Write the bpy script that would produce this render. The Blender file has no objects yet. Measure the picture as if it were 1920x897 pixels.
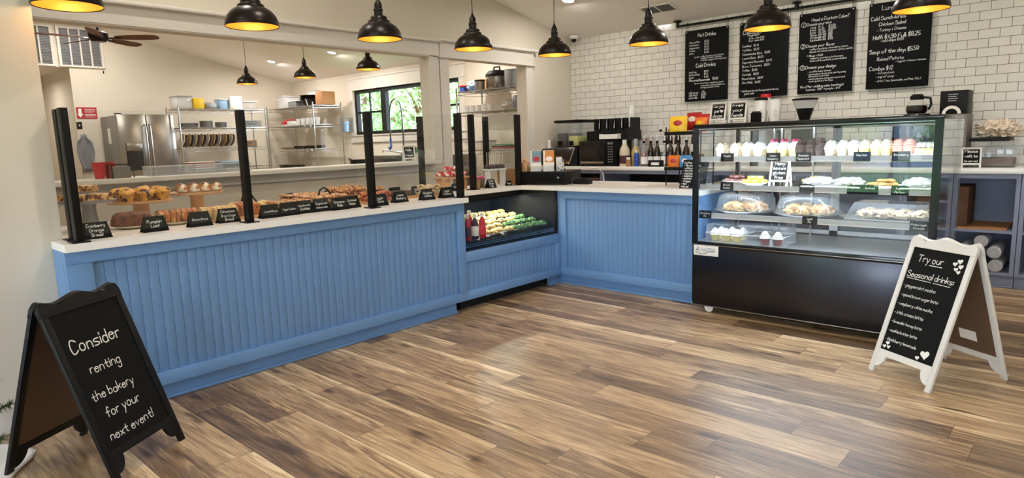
import bpy, bmesh, math, random
from mathutils import Matrix, Vector, noise

# ------------------------------------------------------------------ scene, camera, world, lights
C = bpy.context.scene
COL = C.collection
C.view_settings.view_transform = 'Standard'
C.view_settings.look = 'None'
C.view_settings.gamma = 1.0
C.view_settings.use_curve_mapping = False
C.view_settings.exposure = EXPOSURE = 0.46
C.cycles.transparent_max_bounces = 32

cam_d = bpy.data.cameras.new('camera')
cam_d.sensor_width = 36.0
cam_d.lens = 22.7513
cam_d.clip_start = 0.05
cam_d.clip_end = 200
cam = bpy.data.objects.new('camera', cam_d)
COL.objects.link(cam)
cam.matrix_world = Matrix((
    (0.740691, -0.078512, 0.667243, 3.66612),
    (0.671131, 0.132271, -0.729443, -4.67642),
    (-0.030987, 0.988099, 0.150664, 1.34944),
    (0, 0, 0, 1)))
C.camera = cam

SKY_STRENGTH = 11.0
wd = bpy.data.worlds.new('overcast_sky')
C.world = wd
wd.use_nodes = True
_n = wd.node_tree.nodes
_l = wd.node_tree.links
_tc = _n.new('ShaderNodeTexCoord')
_sp = _n.new('ShaderNodeSeparateXYZ')
_rp = _n.new('ShaderNodeValToRGB')
_rp.color_ramp.elements[0].position = 0.0
_rp.color_ramp.elements[0].color = (0.80, 0.90, 1.0, 1)
_rp.color_ramp.elements[1].position = 0.8
_rp.color_ramp.elements[1].color = (0.42, 0.6, 0.95, 1)
_l.new(_tc.outputs['Generated'], _sp.inputs[0])
_l.new(_sp.outputs['Z'], _rp.inputs[0])
_l.new(_rp.outputs[0], _n['Background'].inputs[0])
_n['Background'].inputs[1].default_value = SKY_STRENGTH


def area(name, loc, size, power, color, rot=(0, 0, 0), size_y=None, shape=None, spread=None):
    d = bpy.data.lights.new(name, 'AREA')
    d.energy = power
    d.color = color
    d.size = size
    d.shape = shape or ('RECTANGLE' if size_y else 'DISK')
    if size_y:
        d.size_y = size_y
    if spread:
        d.spread = spread
    o = bpy.data.objects.new(name, d)
    COL.objects.link(o)
    o.location = loc
    o.rotation_euler = rot
    return o


CEIL_W = 17.0
CEIL_WARM = (1.0, 0.955, 0.90)
# front windows (behind the camera): x ranges and heights
WINDOWS_SOUTH = [(-0.14, 1.75), (2.3, 4.0), (4.5, 5.9)]
WIN_Z = (0.12, 2.5)


# ------------------------------------------------------------------ materials
def s2l(c):
    return c / 12.92 if c <= 0.04045 else ((c + 0.055) / 1.055) ** 2.4


def rgb(r, g, b):
    return (s2l(r / 255), s2l(g / 255), s2l(b / 255), 1)


def mat(name, col, rough=0.5, metal=0.0, spec=0.5, var=0.06, scale=14.0, bump=0.0, emit=None, estr=0.0, coat=0.0, aniso=None):
    m = bpy.data.materials.new(name)
    m.use_nodes = True
    nt = m.node_tree
    b = nt.nodes['Principled BSDF']
    tc = nt.nodes.new('ShaderNodeTexCoord')
    nz = nt.nodes.new('ShaderNodeTexNoise')
    nz.inputs['Scale'].default_value = scale
    nz.inputs['Detail'].default_value = 4
    if aniso:
        mp = nt.nodes.new('ShaderNodeMapping')
        mp.inputs['Scale'].default_value = aniso
        nt.links.new(tc.outputs['Object'], mp.inputs[0])
        nt.links.new(mp.outputs[0], nz.inputs['Vector'])
    else:
        nt.links.new(tc.outputs['Object'], nz.inputs['Vector'])
    mx = nt.nodes.new('ShaderNodeMix')
    mx.data_type = 'RGBA'
    mx.inputs[6].default_value = tuple(max(0, c * (1 - var)) for c in col[:3]) + (1,)
    mx.inputs[7].default_value = tuple(min(1, c * (1 + var)) for c in col[:3]) + (1,)
    nt.links.new(nz.outputs['Fac'], mx.inputs[0])
    nt.links.new(mx.outputs[2], b.inputs['Base Color'])
    b.inputs['Roughness'].default_value = rough
    b.inputs['Metallic'].default_value = metal
    b.inputs['Specular IOR Level'].default_value = spec
    if coat:
        b.inputs['Coat Weight'].default_value = coat
    if bump:
        bp = nt.nodes.new('ShaderNodeBump')
        bp.inputs['Strength'].default_value = bump
        bp.inputs['Distance'].default_value = 0.01
        nt.links.new(nz.outputs['Fac'], bp.inputs['Height'])
        nt.links.new(bp.outputs[0], b.inputs['Normal'])
    if emit:
        b.inputs['Emission Color'].default_value = emit
        b.inputs['Emission Strength'].default_value = estr
    return m


def spots(name, base, dot, scale=40.0, thr=0.55, rough=0.6, bump=0.25, third=None):
    """food surface: two (or three) colours broken up by noise"""
    m = bpy.data.materials.new(name)
    m.use_nodes = True
    nt = m.node_tree
    b = nt.nodes['Principled BSDF']
    tc = nt.nodes.new('ShaderNodeTexCoord')
    nz = nt.nodes.new('ShaderNodeTexNoise')
    nz.inputs['Scale'].default_value = scale
    nz.inputs['Detail'].default_value = 3
    nt.links.new(tc.outputs['Object'], nz.inputs['Vector'])
    rp = nt.nodes.new('ShaderNodeValToRGB')
    e = rp.color_ramp.elements
    e[0].position = thr - 0.05
    e[0].color = base
    e[1].position = thr + 0.03
    e[1].color = dot
    if third:
        t = e.new(thr - 0.2)
        t.color = third
    nt.links.new(nz.outputs['Fac'], rp.inputs[0])
    nt.links.new(rp.outputs[0], b.inputs['Base Color'])
    b.inputs['Roughness'].default_value = rough
    bp = nt.nodes.new('ShaderNodeBump')
    bp.inputs['Strength'].default_value = bump
    bp.inputs['Distance'].default_value = 0.01
    nt.links.new(nz.outputs['Fac'], bp.inputs['Height'])
    nt.links.new(bp.outputs[0], b.inputs['Normal'])
    return m


def glass(name, tint=(1, 1, 1, 1), rough=0.0, refl=1.0, opac=0.0, opcol=(0.8, 0.85, 0.9, 1)):
    """thin clear sheet: see-through with a Fresnel mirror on top, optionally a little milky"""
    m = bpy.data.materials.new(name)
    m.use_nodes = True
    nt = m.node_tree
    nt.nodes.remove(nt.nodes['Principled BSDF'])
    out = nt.nodes['Material Output']
    tr = nt.nodes.new('ShaderNodeBsdfTransparent')
    tr.inputs[0].default_value = tint
    gl = nt.nodes.new('ShaderNodeBsdfGlossy')
    gl.inputs['Roughness'].default_value = rough
    # Schlick reflectance of one face, the same from both sides of the thin sheet
    ge = nt.nodes.new('ShaderNodeNewGeometry')
    dt = nt.nodes.new('ShaderNodeVectorMath')
    dt.operation = 'DOT_PRODUCT'
    nt.links.new(ge.outputs['Normal'], dt.inputs[0])
    nt.links.new(ge.outputs['Incoming'], dt.inputs[1])
    prev = dt.outputs['Value']
    for op, val in (('ABSOLUTE', None), ('SUBTRACT', 1.0), ('POWER', 5.0), ('MULTIPLY', 0.96 * refl), ('ADD', 0.04 * refl)):
        ml = nt.nodes.new('ShaderNodeMath')
        ml.operation = op
        if op == 'SUBTRACT':
            ml.inputs[0].default_value = val
            nt.links.new(prev, ml.inputs[1])
        else:
            nt.links.new(prev, ml.inputs[0])
            if val is not None:
                ml.inputs[1].default_value = val
        prev = ml.outputs[0]
    mx = nt.nodes.new('ShaderNodeMixShader')
    nt.links.new(ml.outputs[0], mx.inputs[0])
    src = tr
    if opac:
        df = nt.nodes.new('ShaderNodeBsdfDiffuse')
        df.inputs[0].default_value = opcol
        m2 = nt.nodes.new('ShaderNodeMixShader')
        m2.inputs[0].default_value = opac
        nt.links.new(tr.outputs[0], m2.inputs[1])
        nt.links.new(df.outputs[0], m2.inputs[2])
        src = m2
    nt.links.new(src.outputs[0], mx.inputs[1])
    nt.links.new(gl.outputs[0], mx.inputs[2])
    nt.links.new(mx.outputs[0], out.inputs[0])
    return m


def lamp(name, col, strength):
    m = bpy.data.materials.new(name)
    m.use_nodes = True
    b = m.node_tree.nodes['Principled BSDF']
    b.inputs['Base Color'].default_value = (0.9, 0.9, 0.9, 1)
    b.inputs['Emission Color'].default_value = col
    b.inputs['Emission Strength'].default_value = strength
    return m


def floor_mat():
    m = bpy.data.materials.new('plank_floor')
    m.use_nodes = True
    nt = m.node_tree
    N, L = nt.nodes, nt.links
    b = N['Principled BSDF']

    def math_(op, a, bb=None, c=None):
        n = N.new('ShaderNodeMath')
        n.operation = op
        for i, v in enumerate((a, bb, c)):
            if v is None:
                continue
            if hasattr(v, 'links'):
                L.new(v, n.inputs[i])
            else:
                n.inputs[i].default_value = v
        return n.outputs[0]
    tc = N.new('ShaderNodeTexCoord')
    sp = N.new('ShaderNodeSeparateXYZ')
    L.new(tc.outputs['Object'], sp.inputs[0])
    X, Y = sp.outputs[0], sp.outputs[1]
    W, LEN = 0.182, 1.22
    yr = math_('DIVIDE', Y, W)
    row = math_('FLOOR', yr)
    fy = math_('SUBTRACT', yr, row)
    wn = N.new('ShaderNodeTexWhiteNoise')
    wn.noise_dimensions = '1D'
    L.new(row, wn.inputs['W'])
    xo = math_('ADD', math_('DIVIDE', X, LEN), math_('MULTIPLY', wn.outputs['Value'], 7.0))
    colm = math_('FLOOR', xo)
    fx = math_('SUBTRACT', xo, colm)
    cv = N.new('ShaderNodeCombineXYZ')
    L.new(row, cv.inputs[0])
    L.new(colm, cv.inputs[1])
    w2 = N.new('ShaderNodeTexWhiteNoise')
    w2.noise_dimensions = '2D'
    L.new(cv.outputs[0], w2.inputs['Vector'])
    rnd = w2.outputs['Value']
    # grain: stretched noise, shifted per plank
    gv = N.new('ShaderNodeCombineXYZ')
    L.new(math_('ADD', math_('MULTIPLY', X, 1.3), math_('MULTIPLY', rnd, 91.0)), gv.inputs[0])
    L.new(math_('MULTIPLY', Y, 15.0), gv.inputs[1])
    L.new(math_('MULTIPLY', rnd, 37.0), gv.inputs[2])
    g = N.new('ShaderNodeTexNoise')
    g.inputs['Scale'].default_value = 1.6
    g.inputs['Detail'].default_value = 6
    g.inputs['Roughness'].default_value = 0.62
    g.inputs['Distortion'].default_value = 1.6
    L.new(gv.outputs[0], g.inputs['Vector'])
    g2v = N.new('ShaderNodeCombineXYZ')
    L.new(math_('ADD', math_('MULTIPLY', X, 5.0), math_('MULTIPLY', rnd, 50.0)), g2v.inputs[0])
    L.new(math_('MULTIPLY', Y, 160.0), g2v.inputs[1])
    g2 = N.new('ShaderNodeTexNoise')
    g2.inputs['Scale'].default_value = 1.0
    g2.inputs['Detail'].default_value = 3
    L.new(g2v.outputs[0], g2.inputs['Vector'])
    # knots: sparse dark blots
    kv = N.new('ShaderNodeCombineXYZ')
    L.new(math_('ADD', math_('MULTIPLY', X, 2.2), math_('MULTIPLY', rnd, 13.0)), kv.inputs[0])
    L.new(math_('MULTIPLY', Y, 8.0), kv.inputs[1])
    k = N.new('ShaderNodeTexVoronoi')
    k.inputs['Scale'].default_value = 0.9
    L.new(kv.outputs[0], k.inputs['Vector'])
    kn = N.new('ShaderNodeMapRange')
    kn.inputs['From Min'].default_value = 0.02
    kn.inputs['From Max'].default_value = 0.2
    kn.inputs['To Min'].default_value = 0.45
    kn.inputs['To Max'].default_value = 0.0
    L.new(k.outputs['Distance'], kn.inputs['Value'])
    tone = math_('ADD', math_('MULTIPLY', g.outputs['Fac'], 1.25), math_('MULTIPLY', g2.outputs['Fac'], 0.28))
    tone = math_('ADD', tone, math_('MULTIPLY', rnd, 0.44))
    # pale sapwood along one edge of most planks
    edge = N.new('ShaderNodeMapRange')
    edge.inputs['From Min'].default_value = 0.62
    edge.inputs['From Max'].default_value = 1.0
    L.new(math_('ADD', fy, math_('MULTIPLY', math_('SUBTRACT', g.outputs['Fac'], 0.5), 0.7)), edge.inputs['Value'])
    tone = math_('ADD', tone, math_('MULTIPLY', edge.outputs[0], math_('MULTIPLY', math_('GREATER_THAN', math_('FRACT', math_('MULTIPLY', rnd, 9.7)), 0.45), 0.34)))
    tone = math_('SUBTRACT', tone, kn.outputs[0])
    tone = math_('MULTIPLY', math_('SUBTRACT', tone, 0.50), 0.92)
    rp = N.new('ShaderNodeValToRGB')
    e = rp.color_ramp.elements
    e[0].position = 0.12
    e[0].color = rgb(80, 60, 44)
    e[1].position = 0.95
    e[1].color = rgb(232, 208, 170)
    for p, c in ((0.38, rgb(130, 103, 77)), (0.56, rgb(170, 140, 106)), (0.74, rgb(200, 170, 130))):
        q = e.new(p)
        q.color = c
    L.new(tone, rp.inputs[0])
    # seams
    s1 = math_('LESS_THAN', math_('MULTIPLY', fy, W), 0.0022)
    s2 = math_('LESS_THAN', math_('MULTIPLY', fx, LEN), 0.0026)
    seam = math_('MAXIMUM', s1, s2)
    mx = N.new('ShaderNodeMix')
    mx.data_type = 'RGBA'
    L.new(math_('MULTIPLY', seam, 0.75), mx.inputs[0])
    L.new(rp.outputs[0], mx.inputs[6])
    mx.inputs[7].default_value = rgb(40, 28, 20)
    L.new(mx.outputs[2], b.inputs['Base Color'])
    b.inputs['Roughness'].default_value = 0.36
    b.inputs['Specular IOR Level'].default_value = 0.6
    bp = N.new('ShaderNodeBump')
    bp.inputs['Strength'].default_value = 0.12
    bp.inputs['Distance'].default_value = 0.004
    L.new(math_('SUBTRACT', g2.outputs['Fac'], seam), bp.inputs['Height'])
    L.new(bp.outputs[0], b.inputs['Normal'])
    return m


def tile_mat():
    m = bpy.data.materials.new('white_subway_tile')
    m.use_nodes = True
    nt = m.node_tree
    N, L = nt.nodes, nt.links
    b = N['Principled BSDF']
    tc = N.new('ShaderNodeTexCoord')
    sp = N.new('ShaderNodeSeparateXYZ')
    cb = N.new('ShaderNodeCombineXYZ')
    L.new(tc.outputs['Object'], sp.inputs[0])
    ad = N.new('ShaderNodeMath')
    ad.operation = 'ADD'
    ad.inputs[1].default_value = 20 * 0.156 + 0.053
    L.new(sp.outputs[0], ad.inputs[0])
    az = N.new('ShaderNodeMath')
    az.operation = 'ADD'
    az.inputs[1].default_value = 0.79 + 0.02
    L.new(sp.outputs[2], az.inputs[0])
    L.new(ad.outputs[0], cb.inputs[0])
    L.new(az.outputs[0], cb.inputs[1])
    br = N.new('ShaderNodeTexBrick')
    br.offset = 0.5
    br.inputs['Scale'].default_value = 1.0
    br.inputs['Brick Width'].default_value = 0.156
    br.inputs['Row Height'].default_value = 0.079
    br.inputs['Mortar Size'].default_value = 0.0019
    br.inputs['Mortar Smooth'].default_value = 0.1
    br.inputs['Bias'].default_value = 0.0
    br.inputs['Color1'].default_value = rgb(226, 220, 208)
    br.inputs['Color2'].default_value = rgb(219, 213, 203)
    br.inputs['Mortar'].default_value = rgb(74, 68, 62)
    L.new(cb.outputs[0], br.inputs['Vector'])
    L.new(br.outputs['Color'], b.inputs['Base Color'])
    mr = N.new('ShaderNodeMapRange')
    mr.inputs['To Min'].default_value = 0.16
    mr.inputs['To Max'].default_value = 0.8
    L.new(br.outputs['Fac'], mr.inputs['Value'])
    L.new(mr.outputs[0], b.inputs['Roughness'])
    bp = N.new('ShaderNodeBump')
    bp.inputs['Strength'].default_value = 0.5
    bp.inputs['Distance'].default_value = 0.003
    bp.invert = True
    L.new(br.outputs['Fac'], bp.inputs['Height'])
    L.new(bp.outputs[0], b.inputs['Normal'])
    return m


M = {}
M['floor'] = floor_mat()
M['tile'] = tile_mat()
M['wall'] = mat('warm_white_paint', rgb(219, 209, 192), 0.7, var=0.02, scale=3)
M['ceil'] = mat('ceiling_paint', rgb(250, 244, 236), 0.85, var=0.02, scale=3)
M['trim'] = mat('white_trim_paint', rgb(224, 217, 206), 0.45, var=0.02)
M['blue'] = mat('blue_cabinet_paint', rgb(104, 142, 188), 0.42, var=0.03, scale=6)
M['cubby'] = mat('grey_blue_cabinet_paint', rgb(130, 138, 162), 0.5, var=0.03)
M['quartz'] = mat('white_quartz', rgb(242, 239, 234), 0.22, var=0.03, scale=30)
M['black'] = mat('satin_black', rgb(15, 15, 15), 0.45, spec=0.22, var=0.1)
M['gloss_black'] = mat('gloss_black', rgb(14, 13, 13), 0.14, var=0.1)
M['black_steel'] = mat('black_stainless', rgb(60, 60, 65), 0.24, metal=0.9, var=0.08, scale=3, aniso=(40, 40, 0.5))
M['matte_black'] = mat('matte_black', rgb(14, 14, 15), 0.75, spec=0.15, var=0.15)
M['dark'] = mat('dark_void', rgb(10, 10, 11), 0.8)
M['chalk_face'] = mat('chalkboard_face', rgb(20, 21, 22), 0.7, spec=0.14, var=0.18, scale=5)
M['menu_face'] = mat('menu_board_face', rgb(17, 17, 18), 0.6, spec=0.12, var=0.1, scale=5)
M['chalk'] = mat('white_chalk', rgb(240, 240, 236), 0.9, var=0.04, scale=60)
M['bronze'] = mat('oil_rubbed_bronze', rgb(34, 26, 22), 0.33, metal=0.55, var=0.1)
M['gold_in'] = mat('gold_lamp_lining', rgb(214, 150, 60), 0.38, metal=0.35, var=0.03)
M['steel'] = mat('brushed_steel', rgb(160, 155, 148), 0.26, metal=1.0, var=0.12, scale=3, aniso=(30, 30, 0.4))
M['steel_side'] = mat('grey_fridge_side', rgb(120, 116, 110), 0.5, var=0.05)
M['hose'] = mat('hose_steel', rgb(110, 110, 112), 0.3, metal=0.9, var=0.05)
M['chrome'] = mat('chrome_wire', rgb(205, 205, 203), 0.18, metal=1.0, var=0.05)
M['galv'] = mat('galvanised_metal', rgb(150, 152, 153), 0.4, metal=0.8, var=0.2)
M['wood'] = mat('light_wood', rgb(206, 160, 112), 0.5, var=0.12, scale=6, aniso=(1, 12, 12))
M['wood_dark'] = mat('walnut_wood', rgb(112, 72, 46), 0.55, var=0.2, scale=6, aniso=(1, 12, 12))
M['masonite'] = mat('brown_board_back', rgb(98, 74, 54), 0.6, var=0.08)
M['white_paint'] = mat('white_washed_wood', rgb(226, 225, 220), 0.5, var=0.06, scale=25)
M['white'] = mat('white_plastic', rgb(236, 234, 230), 0.4, var=0.03)
M['paper'] = mat('white_paper', rgb(240, 237, 230), 0.85, var=0.03)
M['card'] = mat('cardboard', rgb(170, 122, 78), 0.8, var=0.08)
M['card_dark'] = mat('dark_cardboard', rgb(96, 66, 46), 0.8, var=0.08)
M['red'] = mat('red_plastic', rgb(206, 36, 44), 0.4)
M['red_sign'] = mat('red_sign', rgb(172, 30, 38), 0.5)
M['grey'] = mat('grey_plastic', rgb(120, 120, 122), 0.5)
M['lgrey'] = mat('light_grey_plastic', rgb(180, 180, 180), 0.5)
M['blue_p'] = mat('blue_plastic', rgb(44, 84, 170), 0.4)
M['ltblue'] = mat('pale_blue_plastic', rgb(150, 186, 218), 0.5)
M['yellow'] = mat('yellow_bag', rgb(236, 198, 36), 0.35)
M['orange'] = mat('orange_bag', rgb(226, 120, 36), 0.35)
M['redbag'] = mat('red_bag', rgb(176, 36, 34), 0.3)
M['bluebag'] = mat('blue_bag', rgb(70, 140, 205), 0.3)
M['maroon'] = mat('maroon_label', rgb(78, 30, 34), 0.6)
M['cream_liq'] = mat('cream_syrup', rgb(214, 200, 172), 0.3)
M['tan_liq'] = mat('tan_syrup', rgb(190, 168, 112), 0.3)
M['glass'] = glass('clear_glass')
M['guard'] = glass('sneeze_guard_glass', (0.97, 0.985, 0.98, 1), refl=0.75)
M['case_glass'] = glass('case_glass', (0.97, 0.985, 0.99, 1), refl=1.0)
M['plastic_clear'] = glass('clear_plastic', (0.95, 0.96, 0.97, 1), 0.05, 1.0, 0.10)
M['plastic_milky'] = glass('milky_plastic', (0.93, 0.94, 0.95, 1), 0.15, 0.8, 0.4, (0.85, 0.85, 0.84, 1))
M['cup_clear'] = glass('clear_cup_sleeve', (0.9, 0.9, 0.93, 1), 0.1, 1.0, 0.6, (0.86, 0.85, 0.88, 1))
M['bread_dark'] = spots('dark_loaf_crust', rgb(112, 62, 34), rgb(70, 38, 22), 30, 0.6)
M['bread_brown'] = spots('brown_loaf_crust', rgb(178, 104, 48), rgb(120, 66, 32), 45, 0.58)
M['bread_light'] = spots('pale_loaf_crust', rgb(214, 172, 112), rgb(166, 112, 62), 40, 0.58)
M['crumb'] = spots('fruit_loaf_crumb', rgb(196, 150, 92), rgb(60, 34, 34), 55, 0.57)
M['seedcrumb'] = spots('zucchini_loaf_crumb', rgb(214, 188, 136), rgb(118, 104, 58), 60, 0.6)
M['muffin'] = spots('blueberry_muffin', rgb(222, 164, 74), rgb(58, 34, 48), 30, 0.58)
M['cookie'] = spots('golden_cookie', rgb(208, 150, 84), rgb(150, 92, 44), 45, 0.58)
M['cookie_choc'] = spots('chocolate_chip_cookie', rgb(196, 140, 84), rgb(74, 42, 28), 60, 0.6)
M['granola'] = spots('topped_cookie', rgb(214, 166, 104), rgb(236, 216, 182), 55, 0.64, third=rgb(150, 84, 50))
M['roll'] = spots('iced_roll', rgb(204, 140, 78), rgb(246, 238, 222), 24, 0.52, third=rgb(92, 48, 30))
M['scone'] = spots('drizzled_scone', rgb(220, 168, 98), rgb(112, 58, 30), 34, 0.55, third=rgb(236, 206, 150))
M['redpastry'] = spots('cherry_pastry', rgb(190, 116, 66), rgb(150, 36, 34), 30, 0.52)
M['brownie'] = spots('chocolate_cake', rgb(66, 40, 30), rgb(120, 80, 60), 40, 0.6)
M['pie'] = spots('golden_pastry', rgb(216, 178, 118), rgb(164, 108, 58), 34, 0.54)
M['streusel'] = spots('streusel_pastry', rgb(204, 180, 142), rgb(120, 88, 62), 38, 0.58)
M['ybar'] = spots('lemon_bar', rgb(236, 206, 84), rgb(246, 232, 150), 30, 0.6)
M['pinkpile'] = spots('rosy_macaron', rgb(150, 92, 92), rgb(200, 150, 146), 30, 0.55)
M['frost'] = mat('white_frosting', rgb(246, 242, 236), 0.5)
M['frost_cream'] = mat('cream_frosting', rgb(232, 214, 184), 0.5)
M['frost_choc'] = mat('chocolate_frosting', rgb(58, 32, 26), 0.5)
M['frost_pink'] = mat('salmon_frosting', rgb(240, 148, 128), 0.5)
M['cake_y'] = mat('yellow_cake', rgb(228, 206, 132), 0.7)
M['cake_red'] = mat('red_velvet_cake', rgb(120, 26, 36), 0.7)
M['cherry'] = mat('pink_topping', rgb(206, 40, 104), 0.35)
M['green_food'] = spots('green_sugared_cookie', rgb(66, 118, 70), rgb(126, 168, 108), 40, 0.55)
M['gold_food'] = spots('golden_shortbread', rgb(236, 214, 140), rgb(190, 150, 84), 40, 0.55)
M['drink'] = mat('red_juice', rgb(186, 26, 34), 0.2)
M['drink_dark'] = mat('purple_juice', rgb(54, 18, 34), 0.2)
M['leaf'] = mat('leaf_green', rgb(150, 176, 112), 0.6, var=0.35, scale=1.2)
M['needle'] = mat('fir_needles', rgb(44, 74, 40), 0.6, var=0.3)
M['lawn'] = mat('mown_lawn', rgb(84, 128, 48), 0.9, var=0.25, scale=2)
M['road'] = mat('grey_asphalt', rgb(120, 122, 126), 0.9, var=0.1)
M['cloth_w'] = mat('white_cloth', rgb(232, 230, 226), 0.9, var=0.05)
M['cloth_g'] = mat('grey_cloth', rgb(132, 132, 140), 0.95, var=0.1)
M['fluff'] = spots('shredded_paper', rgb(240, 228, 208), rgb(216, 190, 168), 60, 0.55, 0.9, 1.0)
M['led'] = lamp('led_strip', (0.80, 0.90, 1.0, 1), 12)
M['can'] = lamp('recessed_lamp', (1.0, 0.9, 0.76, 1), 16)
M['bulb'] = lamp('warm_bulb', (1.0, 0.72, 0.34, 1), 14)
M['coffee'] = mat('black_coffee', rgb(18, 10, 7), 0.15)
M['lemon_drink'] = mat('lemonade', rgb(206, 204, 120), 0.2)
M['tea_drink'] = mat('iced_tea', rgb(40, 24, 18), 0.2)
M['logo_blue'] = mat('logo_blue', rgb(60, 130, 160), 0.5)
M['ink'] = mat('dark_ink', rgb(30, 28, 28), 0.8)


# ------------------------------------------------------------------ mesh builder
R = math.radians


class B:
    def __init__(s):
        s.bm = bmesh.new()

    def _x(s, verts, mtx):
        if mtx is not None:
            bmesh.ops.transform(s.bm, matrix=mtx, verts=verts)

    def box(s, x0, x1, y0, y1, z0, z1, bev=0.0, mtx=None, seg=2):
        r = bmesh.ops.create_cube(s.bm, size=1.0)
        v = r['verts']
        bmesh.ops.scale(s.bm, vec=(max(1e-5, abs(x1 - x0)), max(1e-5, abs(y1 - y0)), max(1e-5, abs(z1 - z0))), verts=v)
        bmesh.ops.translate(s.bm, vec=((x0 + x1) / 2, (y0 + y1) / 2, (z0 + z1) / 2), verts=v)
        if bev > 0:
            bev = min(bev, 0.45 * min(abs(x1 - x0), abs(y1 - y0), abs(z1 - z0)))
            e = list({e for q in v for e in q.link_edges})
            g = bmesh.ops.bevel(s.bm, geom=e, offset=bev, segments=seg, affect='EDGES', profile=0.5)
            v = list({q for f in g['faces'] for q in f.verts} | {q for q in v if q.is_valid})
        s._x(v, mtx)
        return s

    def lathe(s, prof, seg=24, c=(0, 0, 0), cap=True, mtx=None, sx=1.0, sy=1.0):
        rings = []
        allv = []
        for r, z in prof:
            if r < 1e-6:
                q = [s.bm.verts.new((c[0], c[1], c[2] + z))]
            else:
                q = [s.bm.verts.new((c[0] + sx * r * math.cos(2 * math.pi * i / seg), c[1] + sy * r * math.sin(2 * math.pi * i / seg), c[2] + z)) for i in range(seg)]
            rings.append(q)
            allv += q
        for a, b in zip(rings, rings[1:]):
            for i in range(seg):
                j = (i + 1) % seg
                if len(a) == 1 and len(b) == 1:
                    continue
                if len(a) == 1:
                    s.bm.faces.new((a[0], b[j], b[i]))
                elif len(b) == 1:
                    s.bm.faces.new((a[i], a[j], b[0]))
                else:
                    s.bm.faces.new((a[i], a[j], b[j], b[i]))
        if cap:
            if len(rings[0]) > 1:
                s.bm.faces.new(rings[0][::-1])
            if len(rings[-1]) > 1:
                s.bm.faces.new(rings[-1])
        s._x(allv, mtx)
        return s

    def cyl(s, c, r, h, seg=16, r2=None, mtx=None):
        return s.lathe([(r, 0), (r if r2 is None else r2, h)], seg, c, True, mtx)

    def tube(s, pts, r, seg=8, closed=False, cap=True):
        pts = [Vector(p) for p in pts]
        n = len(pts)
        rings = []
        up = None
        for i, p in enumerate(pts):
            if closed:
                t = (pts[(i + 1) % n] - pts[i - 1]).normalized()
            else:
                t = (pts[min(i + 1, n - 1)] - pts[max(i - 1, 0)]).normalized()
            if up is None:
                a = Vector((0, 0, 1)) if abs(t.z) < 0.9 else Vector((1, 0, 0))
                up = (a - t * a.dot(t)).normalized()
            else:
                up = (up - t * up.dot(t))
                up = up.normalized() if up.length > 1e-6 else Vector((1, 0, 0))
            sd = t.cross(up)
            rr = r[i] if isinstance(r, (list, tuple)) else r
            rings.append([s.bm.verts.new(p + (up * math.cos(2 * math.pi * k / seg) + sd * math.sin(2 * math.pi * k / seg)) * rr) for k in range(seg)])
        for a, b in zip(rings, rings[1:] + ([rings[0]] if closed else [])):
            for i in range(seg):
                j = (i + 1) % seg
                s.bm.faces.new((a[i], a[j], b[j], b[i]))
        if cap and not closed:
            s.bm.faces.new(rings[0][::-1])
            s.bm.faces.new(rings[-1])
        return s

    def prism(s, pts, t, mtx=None, bev=0.0):
        """closed 2D outline in XY, thickness t along +Z"""
        a = [s.bm.verts.new((x, y, 0)) for x, y in pts]
        b = [s.bm.verts.new((x, y, t)) for x, y in pts]
        n = len(pts)
        s.bm.faces.new(a[::-1])
        s.bm.faces.new(b)
        for i in range(n):
            j = (i + 1) % n
            s.bm.faces.new((a[i], a[j], b[j], b[i]))
        s._x(a + b, mtx)
        return s

    def blob(s, c, r, seed=0, amp=0.15, freq=2.0, sub=3, flat=None, mtx=None):
        g = bmesh.ops.create_icosphere(s.bm, subdivisions=sub, radius=1.0)
        v = g['verts']
        for q in v:
            d = q.co.normalized()
            k = 1 + amp * noise.noise(d * freq + Vector((seed * 7.3, seed * 1.7, seed * 3.1)))
            q.co = Vector((d.x * r[0] * k, d.y * r[1] * k, d.z * r[2] * k))
            if flat is not None and q.co.z < flat:
                q.co.z = flat
            q.co += Vector(c)
        s._x(v, mtx)
        return s

    def faces(s, verts, faces, mtx=None):
        v = [s.bm.verts.new(p) for p in verts]
        for f in faces:
            try:
                s.bm.faces.new([v[i] for i in f])
            except ValueError:
                pass
        s._x(v, mtx)
        return s


def obj(name, b, material, parent=None, smooth=True, loc=None, rz=None, recalc=True):
    me = bpy.data.meshes.new(name)
    if recalc:
        bmesh.ops.recalc_face_normals(b.bm, faces=b.bm.faces)
    b.bm.to_mesh(me)
    b.bm.free()
    if smooth:
        me.polygons.foreach_set('use_smooth', [True] * len(me.polygons))
        me.set_sharp_from_angle(angle=R(38))
    me.materials.append(material)
    o = bpy.data.objects.new(name, me)
    COL.objects.link(o)
    if parent is not None:
        o.parent = parent
    if loc is not None:
        o.location = loc
    if rz is not None:
        o.rotation_euler = (0, 0, rz)
    return o


def tag(o, label, cat, group=None, kind=None):
    o['label'] = label
    o['category'] = cat
    if group:
        o['group'] = group
    if kind:
        o['kind'] = kind
    return o


def thing(name, label, cat, loc=(0, 0, 0), rz=0.0, group=None):
    o = bpy.data.objects.new(name, None)
    COL.objects.link(o)
    o.empty_display_size = 0.05
    o.location = loc
    o.rotation_euler = (0, 0, rz)
    return tag(o, label, cat, group)


def struct(name, b, m, smooth=False):
    o = obj(name, b, m, smooth=smooth)
    o['kind'] = 'structure'
    return o


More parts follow.
